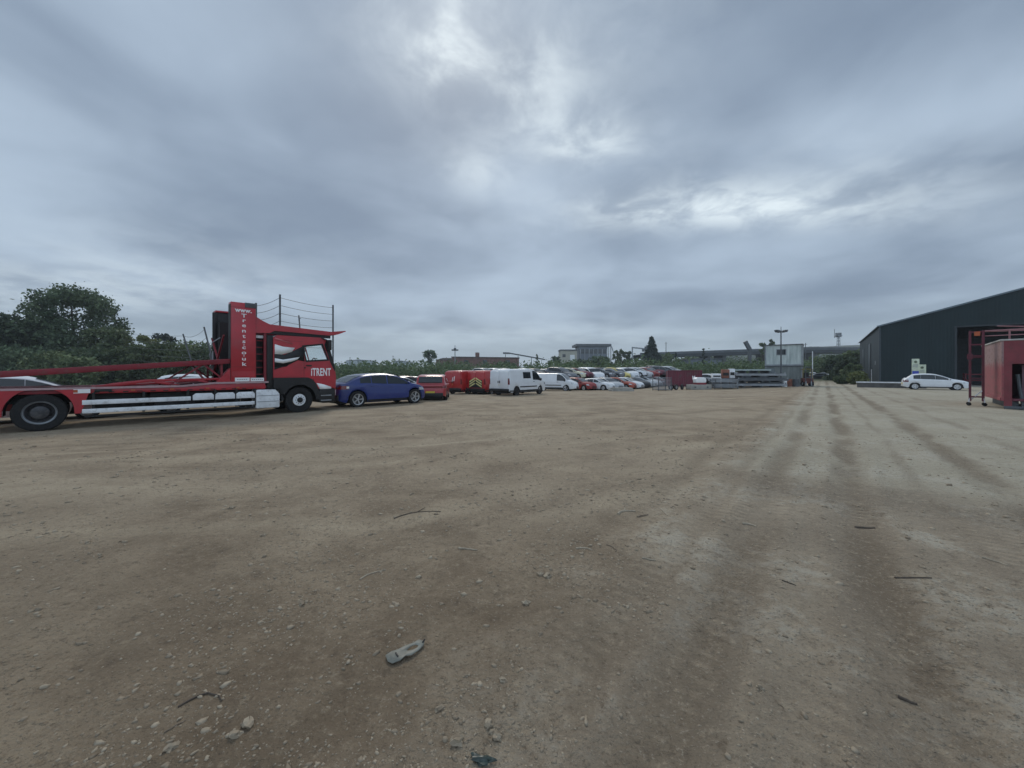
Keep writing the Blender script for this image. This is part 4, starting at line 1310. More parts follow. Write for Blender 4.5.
# mesh cage + wheels
x, y = at(662, 42)
t = thing('mesh_cage', 'grey steel mesh cage pallet standing at the end of the scrap row', 'cage', (x, y, base_z(x, y)), R(8))
m = MB()
for k in range(11):
    a = -.75 + k * .15
    m.tube([(a, -.6, .15), (a, -.6, 1.45)], .012, 5); m.tube([(a, .6, .15), (a, .6, 1.45)], .012, 5)
for k in range(9):
    z = .2 + k * .15
    for yy in (-.6, .6):
        m.tube([(-.75, yy, z), (.75, yy, z)], .012, 5)
    for xx in (-.75, .75):
        m.tube([(xx, -.6, z), (xx, .6, z)], .012, 5)
m.build('mesh_panel', M['steel'], t)
m = MB()
for a in (-.78, .72):
    for b in (-.63, .57):
        m.box(a, a + .06, b, b + .06, 0, 1.5)
m.box(-.78, .78, -.63, .63, .1, .14)
m.build('frame', M['darksteel'], t)
for k, (px, d, rr) in enumerate(((671, 43.5, 0), (676, 43.2, 1), (682, 43.4, 0), (687, 43.6, 1))):
    x, y = at(px, d)
    t = thing('scrap_roadwheel', ['dark scrap wheel with pale rim lying next to the mesh cage', 'second scrap wheel from the mesh cage, leaning outward', 'third scrap wheel from the mesh cage in front of the maroon container', 'scrap wheel lying nearest the concrete block'][k], 'wheel', (x, y, base_z(x, y) + .31), R(10 + 20 * k), 'scrap wheels in front of the maroon container')
    m = MB(); m.lathe([(.2, -.1), (.3, -.1), (.31, 0), (.3, .1), (.2, .1)], (0, 0, 0), 18); m.build('tyre', M['tyre'], t)
    m = MB(); m.lathe([(.2, -.06), (.1, -.03), (.001, -.03)], (0, 0, 0), 14); m.build('rim', M['rim'], t)
# low slab pile in the front of the scrap row
x, y = at(621, 41)
t = thing('slab_pile', 'low grey-brown pile of concrete slabs in front of the scrap cars', 'concrete slabs', (x, y, base_z(x, y)), R(6))
m = MB(); m.box(-1.2, 1.2, -.6, .6, 0, .2); m.build('slab', M['concrete'], t, .02)
m = MB(); m.box(-1.0, 1.1, -.5, .5, .205, .38); m.build('slab', M['concrete'], t, .02)
# maroon container
x, y = at(684, 52)
t = thing('shipping_container', 'maroon corrugated shipping container behind the scrap wheels', 'container', (x, y, base_z(x, y)), R(-14))
mc, nt, p = new_mat('maroon_corrugated')
co = nt.n('ShaderNodeTexCoord').outputs['Object']; X = nt.xyz(co)
nt.put(p.inputs['Base Color'], nt.mix(nt.ramp(nt.noise(co, 1.5, 5, .6), .4, .75), (.15, .02, .04), (.11, .05, .05)))
nt.put(p.inputs['Normal'], nt.bump(nt.m('PINGPONG', nt.m('MULTIPLY', X[0], 3.5), .5), .08)); p.inputs['Roughness'].default_value = .6
m = MB(); m.box(-2.0, 2.2, .05, 2.2, .15, 2.1); m.build('shell', mc, t)
m = MB()
for a in (-2.05, 2.12):
    m.box(a, a + .13, 0, .13, 0, 2.2)
m.box(-1.92, 2.12, 0, .1, 0, .15); m.box(-1.92, 2.12, 0, .1, 2.08, 2.2)
m.build('frame', M['maroon'], t)
m = MB(); m.prism([(1.05, .95), (1.15, .95), (1.3, 1.2), (1.3, .95), (1.4, .95), (1.4, 1.45), (1.3, 1.45), (1.15, 1.25), (1.15, 1.45), (1.05, 1.45)], .028, .045); m.build('white_mark', M['white'], t)
# small red and yellow loader at the cabins' corner
x, y = at(806.5, 45.5)
ld = thing('forklift', 'small red and yellow machine with dark tyres parked beside the cabins', 'forklift', (x, y, base_z(x, y)), R(-115))
m = MB(); m.box(-.8, .75, -.5, .5, .35, .95); m.box(-.85, -.35, -.5, .5, .95, 1.2); m.build('body', surf('rust_brown_red', (.15, .04, .03), .7, 0, .25, 2, DUST, .4), ld, .05)
m = MB(); m.box(-.9, -.55, -.48, .48, .4, 1.05); m.build('counterweight', surf('dull_ochre', (.32, .25, .09), .7), ld, .08)
m = MB()
for a in (-.45, .5):
    for b in (-.46, .46):
        m.bar((a, b, .95), (a * .9, b * .95, 2.0), .06, .06)
m.box(-.5, .52, -.48, .48, 1.98, 2.05)
m.build('overhead_guard', surf('dull_ochre', (.30, .23, .08), .7), ld)
m = MB(); m.box(-.3, .15, -.28, .28, .96, 1.1); m.box(-.36, -.22, -.28, .28, 1.05, 1.6); m.build('seat', M['black'], ld, .03)
m = MB()
for b in (-.3, .26):
    m.box(.82, .92, b, b + .06, .1, 2.3)
m.box(.84, .9, -.24, .26, 2.2, 2.3); m.box(.84, .9, -.24, .26, 1.0, 1.1)
m.build('mast', M['darksteel'], ld)
for b in (-.3, .2):
    m = MB(); m.box(.92, .97, b, b + .1, .1, .6); m.box(.97, 1.8, b, b + .1, .08, .13); m.build('fork', M['steel'], ld)
for a, r_ in ((-.55, .27), (.5, .32)):
    for s in (-1, 1):
        w_ = sub('wheel', ld, (a, s * .52, r_))
        m = MB(); m.lathe([(r_ * .55, 0), (r_, s * .01), (r_, -s * .2), (r_ * .55, -s * .2)], (0, 0, 0), 18); m.build('tyre', M['tyre'], w_)
        m = MB(); m.lathe([(r_ * .55, -s * .02), (.06, -s * .01), (.001, -s * .01)], (0, 0, 0), 14); m.build('rim', M['white'], w_)
x, y = at(812.5, 45)
t = thing('marker_post', 'thin white post standing beside the red and yellow machine', 'post', (x, y, base_z(x, y)))
m = MB(); m.tube([(0, 0, 0), (0, 0, 4.1)], .045, 8); m.build('pole', M['alu'], t)
m = MB(); m.tube([(-.35, 0, 1.6), (.35, 0, 1.6)], .04, 8); m.build('crossbar', M['white'], t)

# ------------------------------------------------------------------ wire fences behind the transporter
def wire_fence(label, posts, n, sag=.09, step=.075):
    x0, y0 = at(posts[0][0], posts[0][4])
    t = thing('wire_fence', label, 'fence', (x0, y0, base_z(x0, y0)))
    tops = []
    for (px0, py0, px1, py1, d) in posts:
        a = Vector((*at(px0, d), zz(py0, d))) - t.location
        b = Vector((*at(px1, d), zz(py1, d))) - t.location
        k = (a.z) / max(.01, a.z - b.z)
        base = a + (b - a) * k
        m = MB(); m.tube([base, a], .055, 6); m.build('post', M['darksteel'], t)
        tops.append((a, base))
    for (a, ab), (b, bb) in zip(tops[:-1], tops[1:]):
        m = MB()
        for i in range(n):
            f = .03 + i * step
            p = a + (ab - a) * f; q = b + (bb - b) * f
            m.tube([p + (q - p) * s + Vector((0, 0, -sag * 4 * s * (1 - s))) for s in np.linspace(0, 1, 9)], .014, 4)
        m.build('wires', M['darksteel'], t)
    return t


wire_fence('tall upright poles strung with wires behind the transporter cab', [(256, 303, 256, 330, 22), (280, 294.5, 280, 326, 24), (333, 305, 333, 350, 28)], 7)
wire_fence('leaning poles strung with wires beyond the transporter deck', [(112, 329, 112, 345, 66), (183, 334, 190, 357, 32), (204, 327, 214, 366, 30)], 5, .3, .11)
x, y = at(302, 36)
t = thing('leaning_pole', 'single leaning dark pole showing above the transporter gantry', 'pole', (x + .3, y, base_z(x, y)))
m = MB(); m.tube([(0, 0, 0), (-.6, 0, zz(312, 36))], .06, 6); m.tube([(-.6, 0, zz(312, 36) - .3), (-.4, 0, zz(312, 36) - .3)], .03, 6); m.build('pole', M['darksteel'], t)

# ------------------------------------------------------------------ far buildings
def bld(name, label, px0, px1, ytop, d, depth, rot=0.0, cat='building'):
    x0, _ = at(px0, d); x1, _ = at(px1, d)
    zb = base_z((x0 + x1) / 2, d)
    t = thing(name, label, cat, ((x0 + x1) / 2, d, zb), rot)
    return t, (x1 - x0), zz(ytop, d) - zb


t, w, h = bld('brick_building', 'long low red brick building with a chimney beyond the trees', 452, 519, 356.5, 215, 14)
m = MB(); m.box(-w / 2, w / 2, 0, 14, 0, h - .6); m.build('wall', M['brick'], t)
m = MB(); m.prism([(-w / 2 - .4, h - .6), (w / 2 + .4, h - .9), (w / 2 + .4, h - .5), (-w / 2 - .4, h)], -.4, 14.4); r_ = m.build('roof', surf('brown_roof', (.10, .075, .065), .8, 0, .2, .3), t)
m = MB(); m.box(-w * .16, -w * .16 + 2.2, 3, 5, h - .6, h + 2.4); m.build('chimney', M['brick'], r_)
for a in (-.32, -.04, .3):
    m = MB(); m.box(w * a, w * a + 2.4, -.06, -.002, h - 4.2, h - 2.0); f = m.build('window', M['darksteel'], t)
    m = MB(); m.box(w * a + .2, w * a + 2.2, -.08, -.062, h - 4.0, h - 2.2); m.build('pane', M['glass'], f)
t, w, h = bld('low_brick_building', 'low brown roofed building left of the chimney beyond the trees', 436, 453, 358, 225, 12)
m = MB(); m.box(-w / 2, w / 2, 0, 12, 0, h - 1.2); m.build('wall', M['brick'], t)
m = MB(); m.prism([(-w / 2 - .4, h - 1.2), (w / 2 - .2, h - 1.2), (w / 2 - .2, h), (-w * .1, h)], -.3, 12.3); m.build('roof', surf('brown_roof', (.11, .085, .075), .8, 0, .2, .3), t)
# conveyor
d = 230
x0, _ = at(503, d); x1, _ = at(545, d); z0, z1 = zz(353, d), zz(358.5, d)
t = thing('conveyor', 'thin inclined conveyor gantry rising beyond the brick building', 'conveyor', (x0, d, base_z(x0, d)))
m = MB(); m.bar((0, 0, z0 + .6), (4, 0, z0 + .5), 1.5, 1.0); m.bar((4, 0, z0 + .5), (x1 - x0, 0, z1), 1.2, .7); m.build('gantry', M['darksteel'], t)
for s in (1.5, 9, 17):
    m = MB(); m.tube([(s, -.5, 0), (s, -.5, z0 - s * .1)], .2, 6); m.build('trestle_leg', M['darksteel'], t)
# cream and grey works buildings
t, w, h = bld('cream_building', 'small cream rendered building beside the big grey works tower', 560.5, 577, 349.5, 250, 10)
m = MB(); m.box(-w / 2, w / 2, 0, 10, 0, h - .8); m.build('wall', M['cream'], t)
m = MB(); m.box(-w / 2 - .3, w / 2 + .3, -.3, 10.3, h - .8, h); m.build('roof', M['darksteel'], t)
m = MB(); m.box(w * .08, w * .08 + 3.0, -.08, -.002, h - 7, h - 3.5); m.build('white_door', M['white'], t)
m = MB(); m.box(-w * .38, -w * .38 + 2.0, -.08, -.002, h - 5, h - 3); m.build('window', M['glass'], t)
t, w, h = bld('works_building', 'big grey industrial block with dark flat roof rising above the trees', 578, 611, 344, 260, 16)
m = MB(); m.box(-w / 2 + .8, w / 2 - 2.4, 0, 16, 0, h - 1.6); m.build('wall', M['greyclad'], t)
m = MB(); m.box(-w / 2 - 1.4, w / 2, -1.2, 17, h - 1.6, h); m.build('roof', M['darksteel'], t)
m = MB()
for k in range(7):
    a = -w / 2 + 1.6 + k * (w - 4.6) / 6
    m.box(a - .25, a + .25, -.35, -.002, 0, h - 3.4)
m.build('pilaster', M['steel'], t)
m = MB(); m.box(-w / 2 + 1, w / 2 - 2.6, -.12, -.003, h - 6.5, h - 3.4); m.build('window', M['glass'], t)
for a in (w / 2 - 1.9, w / 2 - .5):
    m = MB(); m.box(a, a + .5, -.8, -.3, 0, h - 1.6); m.build('steel_column', M['steel'], t)
m = MB(); m.bar((w / 2 + .3, -.5, h - 1.6), (w / 2 + 3, -.5, h * .45), .5, .5); m.build('raking_stay', M['steel'], t)
# gantry frame
d = 240
t, w, h = bld('gantry_frame', 'pale open portal gantry frame between the works block and the conifer', 632, 648, 347.5, d, 4, cat='gantry')
for a in (-w / 2, w / 2 - 1.2):
    m = MB(); m.box(a, a + .6, 0, .6, 0, h if a < 0 else h + 1.5); m.build('post', M['steel'], t)
m = MB(); m.bar((-w / 2, .3, h), (w / 2, .3, h - 1.0), .6, .8); m.build('beam', M['steel'], t)
m = MB(); m.box(w * .12, w * .12 + 1.4, -.4, 0, h - 2.6, h - .9); m.box(w * .3, w * .3 + 1.6, -.4, .6, h - 3.4, h + .6); m.build('cab_box', M['darksteel'], t)
# pale sheds far away
for px0, px1, yt, lb in ((346, 371, 359.5, 'long pale low shed far off beyond the scrub, nearer the transporter cab'), (393, 408, 360.5, 'short pale low shed far off beyond the scrub, nearer the brick building')):
    t, w, h = bld('low_shed', lb, px0, px1, yt, 330, 12)
    m = MB(); m.box(-w / 2, w / 2, 0, 12, 0, h - .8); m.build('wall', surf('pale_cladding', (.42, .46, .48), .7), t)
    m = MB(); m.prism([(-w / 2 - .4, h - .8), (w / 2 + .4, h - .8), (0, h)], -.3, 12.3); m.build('roof', M['greyclad'], t)
    m = MB(); m.box(-w * .2, -w * .2 + 4, -.1, -.003, 0, 4); m.build('door', M['greyclad'], t)
# viaduct
d = 175
x0, _ = at(640, d); x1, _ = at(900, d - 0)
zt = zz(349.5, d) ; zb = base_z(50, d)
t = thing('viaduct', 'dark road viaduct on piers crossing behind the yard and the cabins', 'bridge', (x0, d, zb))
W = x1 - x0
zs = lambda f: zz(354.5 - 5.5 * min(1, f * 1.6), d) - zb
m = MB()
m.grid([[(W * f, yy, zs(f) + o) for yy, o in ((0, -1.7), (0, 0), (10, 0), (10, -1.7), (0, -1.7))] for f in np.linspace(0, 1, 9)])
m.build('deck', surf('dark_concrete', (.06, .068, .075), .85, 0, .2, .3), t)
m = MB()
m.grid([[(W * f, yy, zs(f) + o) for yy, o in ((-.3, -.4), (-.3, .75), (0, .75), (0, -.4), (-.3, -.4))] for f in np.linspace(0, 1, 9)])
m.build('parapet', surf('grey_parapet', (.11, .12, .13), .8, 0, .2, .5), t)
for f in (.1, .27, .33, .5, .68, .86):
    m = MB(); m.box(W * f - .8, W * f + .8, 1, 9, -1, zs(f) - 1.6); m.build('pier', surf('pier_concrete', (.10, .105, .105), .85, 0, .2, .3), t)
# dark abutment building under the viaduct
t, w, h = bld('dark_store', 'dark low store building under the viaduct beyond the maroon container', 690, 722, 358, 150, 9)
m = MB(); m.box(-w / 2, w / 2, 0, 9, 0, h - .6); m.build('wall', M['greyclad'], t)
m = MB(); m.prism([(-w / 2 - .3, h - .6), (w / 2 + .3, h - .6), (w / 2 + .3, h - .3), (0, h), (-w / 2 - .3, h - .3)], -.3, 9.3); m.build('roof', M['darksteel'], t)
m = MB(); m.box(-w * .3, -w * .3 + 3, -.06, -.002, 0, 3.6); m.build('roller_door', M['steel'], t)
# masts


def mast(label, px, ytop, d, kind):
    x, y = at(px, d)
    zb = base_z(x, d); h = zz(ytop, d) - zb
    t = thing('lattice_mast' if kind == 'lattice' else 'lighting_column', label, 'mast', (x, y, zb))
    if kind == 'lattice':
        m = MB()
        for sx_, sy_ in ((-1, -1), (1, -1), (1, 1), (-1, 1)):
            m.bar((sx_ * .8, sy_ * .8, 0), (sx_ * .35, sy_ * .35, h - 2.5), .12, .12)
        n = 12
        for k in range(n):
            z0, z1 = (h - 2.5) * k / n, (h - 2.5) * (k + 1) / n
            a0, a1 = .8 - .45 * k / n, .8 - .45 * (k + 1) / n
            for s in (-1, 1):
                m.bar((-a0 * s, -a0, z0), (a1 * s, -a1, z1), .07, .07); m.bar((-a0, a0 * s, z0), (-a1, -a1 * s, z1), .07, .07); m.bar((a0, a0 * s, z0), (a1, -a1 * s, z1), .07, .07)
        m.build('lattice', M['steel'], t)
        m = MB(); m.box(-1.1, 1.1, -1.1, 1.1, h - 2.5, h - 2.3)
        for k in range(6):
            a = k * 1.05
            m.box(1.0 * math.cos(a) - .2, 1.0 * math.cos(a) + .2, 1.0 * math.sin(a) - .2, 1.0 * math.sin(a) + .2, h - 2.9, h - .9)
        m.build('antenna_panel', M['steel'], t)
        m = MB(); m.tube([(-2, 0, h - 3.5), (-2, 0, h + 1)], .1, 5); m.tube([(-2, 0, h - 3), (0, 0, h - 3)], .08, 5); m.build('whip_aerial', M['darksteel'], t)
    else:
        m = MB(); m.tube([(0, 0, 0), (0, 0, h)], .2, 8, .1); m.build('pole', M['steel'], t)
        m = MB(); m.box(-1.0, 1.0, -.3, .3, h - 1.6, h - 1.2); m.box(-.35, .35, -.3, .3, h - 1.2, h - .8); m.build('lamp_head', M['darksteel'], t)
    return t


mast('lattice radio mast on the ridge beyond the far end of the track', 838.5, 331, 190, 'lattice')
mast('lighting column rising from the scrub in front of the brick building', 455, 345.5, 118, 'col')
for px, yt, d, lb in ((666, 342, 200, 'thin bare pole right beside the pointed conifer'), (805.5, 343, 170, 'thin pole behind the stacked cabins near the track'), (818, 346.5, 180, 'short pole on the ridge left of the lattice mast'), (350, 357, 260, 'thin pole above the long pale far shed'), (393, 355.5, 260, 'thin pole above the short pale far shed')):
    x, y = at(px, d); zb = base_z(x, d)
    t = thing('utility_pole', lb, 'pole', (x, y, zb))
    m = MB(); m.tube([(0, 0, 0), (0, 0, zz(yt, d) - zb)], .22, 6, .14); m.build('pole', M['darksteel'], t)
    m = MB(); m.bar((-.7, 0, zz(yt, d) - zb - .6), (.7, 0, zz(yt, d) - zb - .6), .12, .12); m.build('crossarm', M['darksteel'], t)
# tilted dark loader arm by the viaduct
d = 160
x, y = at(748.5, d); zb = base_z(x, d)
t = thing('crane_arm', 'dark tilted crane arm sticking up behind the viaduct parapet', 'crane', (x, y, zb))
m = MB(); m.box(-1.6, 1.6, -1.2, 1.2, 0, 2.2); m.build('carriage', M['darksteel'], t, .1)
m = MB(); m.bar((.4, 0, 2.2), (.5, 0, zz(349, d) - zb), 1.0, 1.2); m.bar((.6, 0, zz(350, d) - zb), (-1.4, 0, zz(341.5, d) - zb), 1.0, 1.4); m.build('arm', M['darksteel'], t)
# ------------------------------------------------------------------ trees and scrub
def leaf_mesh(name, clumps, n, size, mat, flat=.0, keep=None):
    """clumps: rows (x, y, z, rx, ry, rz); n small bent leaf sprays spread through them"""
    C = np.array(clumps, float)
    wgt = (C[:, 3] * C[:, 4] * C[:, 5]) ** .67
    idx = RNG.choice(len(C), n, p=wgt / wgt.sum())
    dirv = RNG.normal(size=(n, 3)); dirv /= np.linalg.norm(dirv, axis=1)[:, None]
    rad = RNG.random(n) ** .45 * (1 + .25 * RNG.normal(size=n) * (RNG.random(n) < .3))
    P = C[idx, :3] + dirv * rad[:, None] * C[idx, 3:]
    a = RNG.normal(size=(n, 3)); a /= np.linalg.norm(a, axis=1)[:, None]
    b = np.cross(a, RNG.normal(size=(n, 3))); b /= np.linalg.norm(b, axis=1)[:, None]
    s = size * (.5 + RNG.random(n))[:, None]
    V = np.stack([P - a * s, P + b * s * .55 + np.array([0, 0, .05]) * s, P + a * s, P - b * s * .55], 1).reshape(-1, 3)
    V[:, 2] = np.maximum(V[:, 2], .02)
    me = bpy.data.meshes.new(name)
    me.vertices.add(4 * n); me.vertices.foreach_set('co', V.ravel())
    me.loops.add(4 * n); me.loops.foreach_set('vertex_index', np.arange(4 * n))
    me.polygons.add(n); me.polygons.foreach_set('loop_start', np.arange(0, 4 * n, 4))
    me.update(calc_edges=True); me.validate()
    me.materials.append(mat)
    return me


def crown_clumps(w, h, z0, k, rel=.24, seed=0, shape='round'):
    r = np.random.default_rng(seed)
    out = []
    for i in range(k):
        f = (i + r.random()) / k
        z = z0 + (h - z0) * f
        if shape == 'round':
            prof = math.sin(math.pi * min(.97, .12 + .86 * f)) ** .6
        elif shape == 'cone':
            prof = 1.02 - f
        else:
            prof = .55 + .45 * math.sin(math.pi * f)
        a = i * 2.4 + r.random() * 1.2
        q = w / 2 * prof * (.35 + .5 * math.sqrt(r.random()))
        if shape == 'cone':
            q = w / 2 * prof * .75 * math.sqrt(r.random())
        rr = w / 2 * rel * (.7 + .7 * r.random()) * (1 if shape != 'cone' else max(.35, prof))
        out.append((q * math.cos(a), q * math.sin(a), min(z, h - rr * .8), rr, rr, rr * .8))
    if shape == 'round':
        for f in (.3, .48, .66):
            out.append((0, 0, h * f, w * .2, w * .2, h * .13))
    return out


def limbs(m, clumps, h, z0, r0, k=7):
    m.tube([(0, 0, -.1), (.04 * h * .2, 0, z0 * .6), (0, .02 * h, h * .55)], r0, 8, r0 * .45)
    for c in clumps[::max(1, len(clumps) // k)]:
        s = min(h * .5, max(z0 * .7, c[2] * .55))
        m.tube([(0, .01 * h, s), (c[0] * .5, c[1] * .5, (s + c[2]) / 2 + .04 * h), (c[0], c[1], c[2])], r0 * .42, 6, r0 * .1)


def tree(name, label, px, d, ytop, wpx, z0f, k, n, size, mat, seed, shape='round', rel=.24, group=None, r0=None, cat='tree', trunk=True):
    x, y = at(px, d); zb = base_z(x, d)
    h = zz(ytop, d) - zb; w = wpx * d / F
    t = thing(name, label, cat, (x, y, zb), seed * .7, group)
    cl = crown_clumps(w, h, h * z0f, k, rel, seed, shape)
    me = leaf_mesh('crown', cl, n, size, M[mat])
    o = bpy.data.objects.new('crown', me); COL.objects.link(o); o.parent = t
    if trunk:
        m = MB(); limbs(m, cl, h, h * z0f, r0 or h * .022); m.build('trunk', M['bark'], t)
    return t


tree('broadleaf_tree', 'tallest broad leafy tree with open crown beyond the transporter rear', 74, 62, 287, 98, .12, 54, 19000, .22, 'leaf_dark', 12, rel=.215)
tree('broadleaf_tree', 'dark dense tree at the edge of the picture beside the tallest tree', 6, 58, 312, 80, .08, 30, 9000, .27, 'leaf_dark', 4, rel=.28)
tree('broadleaf_tree', 'rounded dark tree rising between the tallest tree and the edge tree', 34, 66, 322, 56, .08, 24, 6000, .27, 'leaf_dark', 5, rel=.3)
tree('broadleaf_tree', 'mid green lower tree leaning out from under the tallest tree', 108, 60, 328, 50, .05, 22, 5500, .25, 'leaf_mid', 6, rel=.3)
tree('broadleaf_tree', 'pale olive young tree beside the leaning wire poles', 141, 64, 335, 36, .08, 18, 3800, .25, 'leaf_pale', 7, rel=.3)
tree('broadleaf_tree', 'small dark round-headed tree far behind the pale olive tree', 163, 92, 333.5, 26, .35, 14, 2200, .3, 'needle', 8, rel=.34)
SHR = 'shrubs behind the transporter'
sp = [(18, 52, 345, 60, 'leaf_dark', 'dark shrub under the edge tree behind the raised deck'), (55, 50, 350, 46, 'leaf_mid', 'green shrub below the tallest tree behind the raised deck'), (95, 52, 347, 50, 'leaf_dark', 'dark shrub between the tallest tree and the pale olive tree'),
      (128, 54, 345, 46, 'leaf_mid', 'green bushy shrub in front of the pale olive tree'), (160, 56, 341, 50, 'leaf_mid', 'broad green shrub behind the leaning wire poles'), (192, 60, 340, 48, 'leaf_mid', 'rounded green shrub just left of the dark tower'), (222, 62, 343, 50, 'leaf_dark', 'dark shrub seen around the foot of the tower'),
      (78, 47, 356, 40, 'leaf_mid', 'low bright shrub seen under the raised deck beam'), (252, 66, 354, 44, 'leaf_dark', 'dark shrub behind the cab ladder')]
for i, (px, d, yt, w, mt, lb) in enumerate(sp):
    tree('shrub', lb, px, d, yt, w, .02, 18, 3600, .2, mt, 20 + i, rel=.36, group=SHR, cat='shrub', r0=.06)
# distinct trees along the skyline
sk = [(430, 150, 350, 15, 'leaf_dark', 'umbrella', 'flat-topped thin-stemmed tree left of the lighting column'), (556, 190, 356, 14, 'leaf_dark', 'round', 'small rounded tree beside the cream building'), (537, 190, 354, 9, 'leaf_dark', 'cone', 'tiny pointed tree at the foot of the conveyor'),
      (622, 170, 349.5, 9, 'leaf_mid', 'tall', 'upright pale tree right after the works block'), (616, 175, 350.5, 8, 'leaf_mid', 'tall', 'small upright tree touching the works block'), (628, 172, 351.5, 9, 'leaf_dark', 'tall', 'small dark tree left of the pale portal gantry'), (668, 150, 353, 26, 'leaf_mid', 'round', 'broad low tree at the foot of the conifer'), (690, 160, 356, 22, 'leaf_mid', 'round', 'broad low tree left of the dark store'),
      (703.5, 150, 348.5, 8, 'needle', 'cone', 'small pointed dark tree above the viaduct'), (676, 165, 352.5, 8, 'needle', 'cone', 'small dark conifer right of the tall pointed one'), (772, 140, 339.5, 10, 'leaf_mid', 'tall', 'thin wispy tree showing above the upper cabin'), (763, 142, 343, 9, 'leaf_mid', 'tall', 'lower wispy tree left of the upper cabin roof'),
      (600, 140, 356, 26, 'leaf_dark', 'round', 'dark tree in front of the works block'), (583, 138, 359, 22, 'leaf_dark', 'round', 'dark low tree left in front of the works block'), (505, 145, 361, 26, 'leaf_mid', 'round', 'green tree in front of the brick building end')]
for i, (px, d, yt, w, mt, shp, lb) in enumerate(sk):
    if shp == 'umbrella':
        tree('broadleaf_tree', lb, px, d, yt, w, .72, 9, 700, .45, mt, 40 + i, rel=.4, r0=.2)
    elif shp == 'cone':
        tree('conifer_tree', lb, px, d, yt, w, .05, 16, 1000, .45, mt, 40 + i, 'cone', .35)
    else:
        tree('broadleaf_tree', lb, px, d, yt, w, .1, 16, 1300, .45, mt, 40 + i, 'round' if shp == 'round' else 'tall', .34)
tree('conifer_tree', 'tall pointed dark conifer on the skyline beside the pale portal gantry', 651.5, 150, 336.5, 33, .03, 130, 15000, .36, 'needle', 60, 'cone', .30)
# hedge and bushes by the end of the track
for i, (px, d, yt, w, mt, lb) in enumerate([(851, 58, 364, 18, 'leaf_mid', 'bushy green shrub against the shed side wall'), (846, 66, 358, 22, 'leaf_dark', 'taller dark shrub behind the bushy one by the shed'), (858, 52, 372, 14, 'leaf_pale', 'low yellow-green weeds at the shed corner'), (843, 54, 376, 12, 'leaf_mid', 'small low weed clump at the track edge by the shed'),
                                            (838, 78, 355, 26, 'leaf_dark', 'big dark bush at the far end of the track'), (822, 105, 357, 30, 'leaf_mid', 'green bush behind the cars at the track end'), (853, 90, 350, 26, 'leaf_mid', 'tall green bush rising behind the shed end')]):
    tree('shrub', lb, px, d, yt, w, .02, 16, 2400, .22 if d < 70 else .32, mt, 70 + i, rel=.38, cat='shrub', r0=.05)

# scrub belt that reads as one mass
cl = []
r = np.random.default_rng(5)
for i in range(620):
    px = 325 + r.random() * 520
    d = 96 + r.random() * 60
    yt = np.interp(px, [325, 345, 400, 440, 500, 560, 600, 650, 700, 760, 800, 850], [364, 362, 361, 360, 363, 361, 360, 359, 361, 360, 358, 354]) + r.random() * 6
    x, y = at(px, d)
    zt = zz(yt, d)
    rr = 1.5 + 1.8 * r.random()
    for k in range(3):
        cl.append((x + r.normal() * 1.5, y + r.normal() * 1.5, (zt - rr * .7) * (1 - .33 * k) - .4 * k, rr * 1.3, rr * 1.3, rr))
for i in range(150):
    px = 640 + r.random() * 260; d = 186 + r.random() * 30
    yt = 356 + 4 * r.random(); x, y = at(px, d); zt = zz(yt, d); rr = 2.2 + 2 * r.random()
    for k in range(3):
        cl.append((x + r.normal() * 1.5, y, (zt - rr * .7) * (1 - .33 * k) - .4 * k, rr * 1.5, rr * 1.3, rr * 1.2))
me = leaf_mesh('scrub_belt', cl, 100000, .38, M['leaf_mid'])
me.materials.clear(); me.materials.append(foliage('scrub_leaves', (.052, .088, .042), (.145, .190, .090), .2))
o = bpy.data.objects.new('scrub_belt', me); COL.objects.link(o)
tag(o, 'continuous belt of green scrub and small trees beyond the scrap cars', 'scrub', kind='stuff')
cl = []
for i in range(160):
    px = -40 + r.random() * 380
    d = 78 + r.random() * 30
    yt = np.interp(px, [-40, 60, 130, 200, 340], [330, 338, 344, 350, 364]) + r.random() * 6
    x, y = at(px, d); zt = zz(yt, d); rr = 1.5 + 1.5 * r.random()
    for k in range(3):
        cl.append((x + r.normal(), y + r.normal(), (zt - rr * .7) * (1 - .33 * k) - .3 * k, rr * 1.3, rr * 1.3, rr))
me = leaf_mesh('scrub_belt', cl, 22000, .34, foliage('scrub_leaves_dark', (.042, .074, .040), (.115, .160, .076), .2))
o = bpy.data.objects.new('scrub_belt', me); COL.objects.link(o)
tag(o, 'darker belt of scrub behind the transporter and its shrubs', 'scrub', kind='stuff')

# ------------------------------------------------------------------ terrain
def polar(r0, r1, nr, na, a0=-math.pi, a1=math.pi):
    rr = np.geomspace(r0, r1, nr)
    return rr, np.linspace(a0, a1, na)


gm, nt, p = new_mat('dirt_yard')
co = nt.n('ShaderNodeTexCoord').outputs['Object']
X = nt.xyz(co)
u = nt.m('ADD', nt.m('MULTIPLY', X[0], CU), nt.m('MULTIPLY', X[1], SU))
v = nt.m('SUBTRACT', nt.m('MULTIPLY', X[0], SU), nt.m('MULTIPLY', X[1], CU))
big = nt.noise(co, .16, 5, .6)
mid_ = nt.noise(co, .9, 6, .62, .4)
fine = nt.noise(co, 7, 6, .68)
grit = nt.noise(co, 55, 4, .7)
